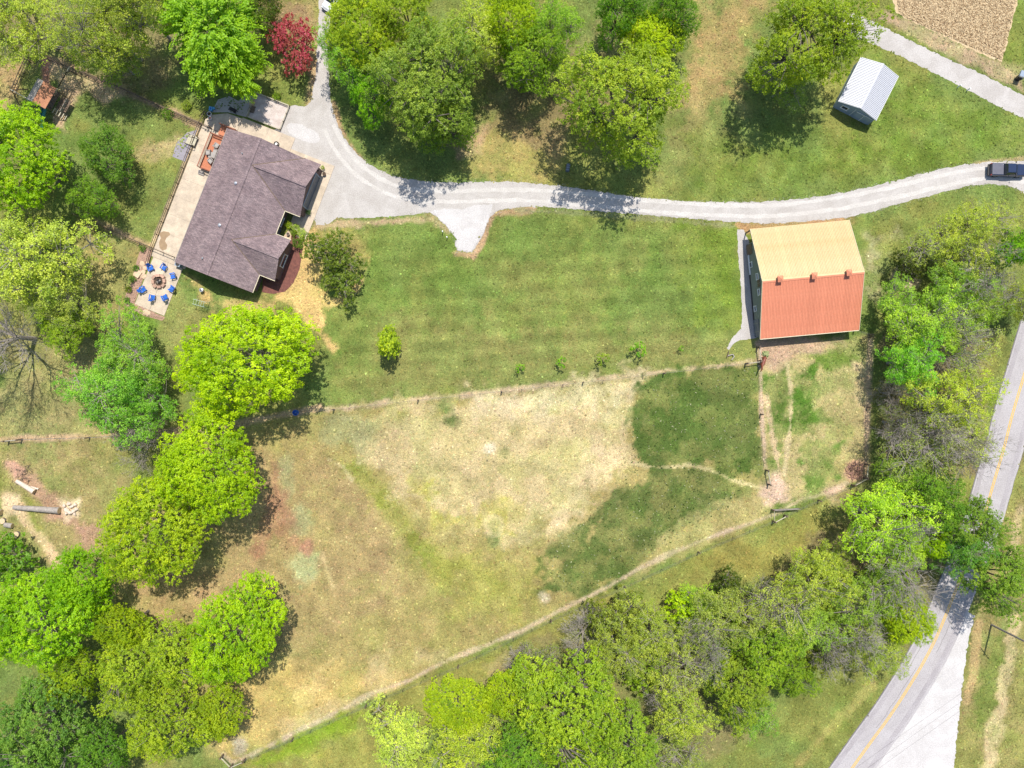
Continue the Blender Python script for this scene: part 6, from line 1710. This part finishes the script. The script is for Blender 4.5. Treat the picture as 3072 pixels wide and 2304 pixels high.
marker(1329, 697, 'white post on the grass left of the white gravel turnaround', .9); marker(1342, 714, 'white post nearest the white gravel turnaround edge', .9)
marker(2872, 262, 'white post beside the upper gravel lane, left one of two', .9); marker(2900, 272, 'white post beside the upper gravel lane, right one of two', .9)
p = P(3062, 226, 1.0); t = thing('mailbox_stand', 'grey box on a green post beside the upper lane at the right edge', 'mailbox', (p.x, p.y, 0), -.35)
MB().box((0, 0, .55), (.16, .16, 1.1)).build('post', M['greenpaint'], t); MB().box((0, .1, 1.28), (.7, .95, .36)).build('box', M['bluegrey'], t, bevel=.06); MB().box((0, -.40, 1.28), (.6, .04, .3)).build('door', M['steel'], t)
p = P(3050, 238); t = thing('trash_bin', 'dark wheeled bin behind the grey mailbox at the right edge', 'bin', (p.x, p.y, 0), -.45); MB().frustum(-.3, .3, .3, .05, -.36, .36, .36, 1.0).build('body', M['black'], t, bevel=.03); MB().box((0, 0, 1.03), (.78, .78, .06)).build('lid', M['black'], t, bevel=.02)
# blue drum under the tree beside the drive
p = P(1704, 502, .5); t = thing('drum', 'blue barrel lying in the tree shadow above the drive', 'barrel', (p.x, p.y, .3), 1.4)
mb = MB(); mb.tube((-.6, 0, 0), (.6, 0, 0), .3, .3, 14); mb.build('body', M['slate'], t)
for xx in (-.35, 0, .35): MB().tube((xx - .03, 0, 0), (xx + .03, 0, 0), .32, .32, 14).build('hoop', M['bluegrey'], t)
p = P(887, 1238, .4); t = thing('drum', 'dark blue tub in the shadow at the wire fence under the largest lime maple', 'barrel', (p.x, p.y, 0)); MB().lathe((0, 0, 0), ((.4, 0), (.45, .6), (.45, .64), (.38, .64), (.36, .2)), 16).build('body', M['blue'], t)
# timber edging by the white car
t0 = P(1000, 68); t = thing('timber_edging', 'weathered timber bed frame right of the white car', 'bed frame', (t0.x, t0.y, 0))
for q0, q1 in (((0, 0), (22, -42)), ((2, 2), (36, 22))):
    MB().bar(Vector((q0[0] / PPM, -q0[1] / PPM, .2)), Vector((q1[0] / PPM, -q1[1] / PPM, .2)), .16, .36).build('timber', M['palewood'], t)
MB().box((.2, .5, .35), (.4, .5, .3)).build('block', M['palewood'], t)
bin_thing('bucket', 'blue bucket among the leaves right of the white car', 'bucket', 1046, 38, ((.25, 0), (.34, .5), (.36, .52), (.3, .52), (.28, .1)), 'lightblue', z=.02)
# drain elbow on the grass by the barn path
t0 = P(2185, 1062); t = thing('drain_pipe', 'pale angled drain pipe on the grass at the end of the barn path', 'pipe', (t0.x, t0.y, 0))
pts = [(-4, 6), (12, 1), (16, 8), (8, 18)]
for a, b_ in zip(pts[:-1], pts[1:]): MB().tube((a[0] / PPM, -a[1] / PPM, .3), (b_[0] / PPM, -b_[1] / PPM, .3), .07, n=8).build('pipe', M['cushion'], t)
MB().box((-.15, -.1, .2), (.1, 1.0, .4), rz=-.3).build('stake', M['darkwood'], t)
bin_thing('planter', 'dark round pot on the walk by the garage corner', 'planter', 973, 522, ((.2, 0), (.27, .4), (.29, .44), (.24, .44), (.22, .36)), 'darkwood', inner=(((.22, .36), (.22, .4)), 'soil', 'soil'))
bin_thing('planter', 'small grey urn on the brown courtyard path', 'planter', 864, 702, ((.16, 0), (.22, .3), (.26, .4), (.2, .4), (.18, .34)), 'greywood', inner=(((.18, .33), (.18, .36)), 'soil', 'soil'))
w = [P(*q) for q in ((852, 708), (866, 690), (874, 706), (872, 722), (850, 714))]
mb = MB().poly([(q.x, q.y, .05) for q in reversed(w)]); tag(mb.build('path', M['stonepale']), kind='structure')
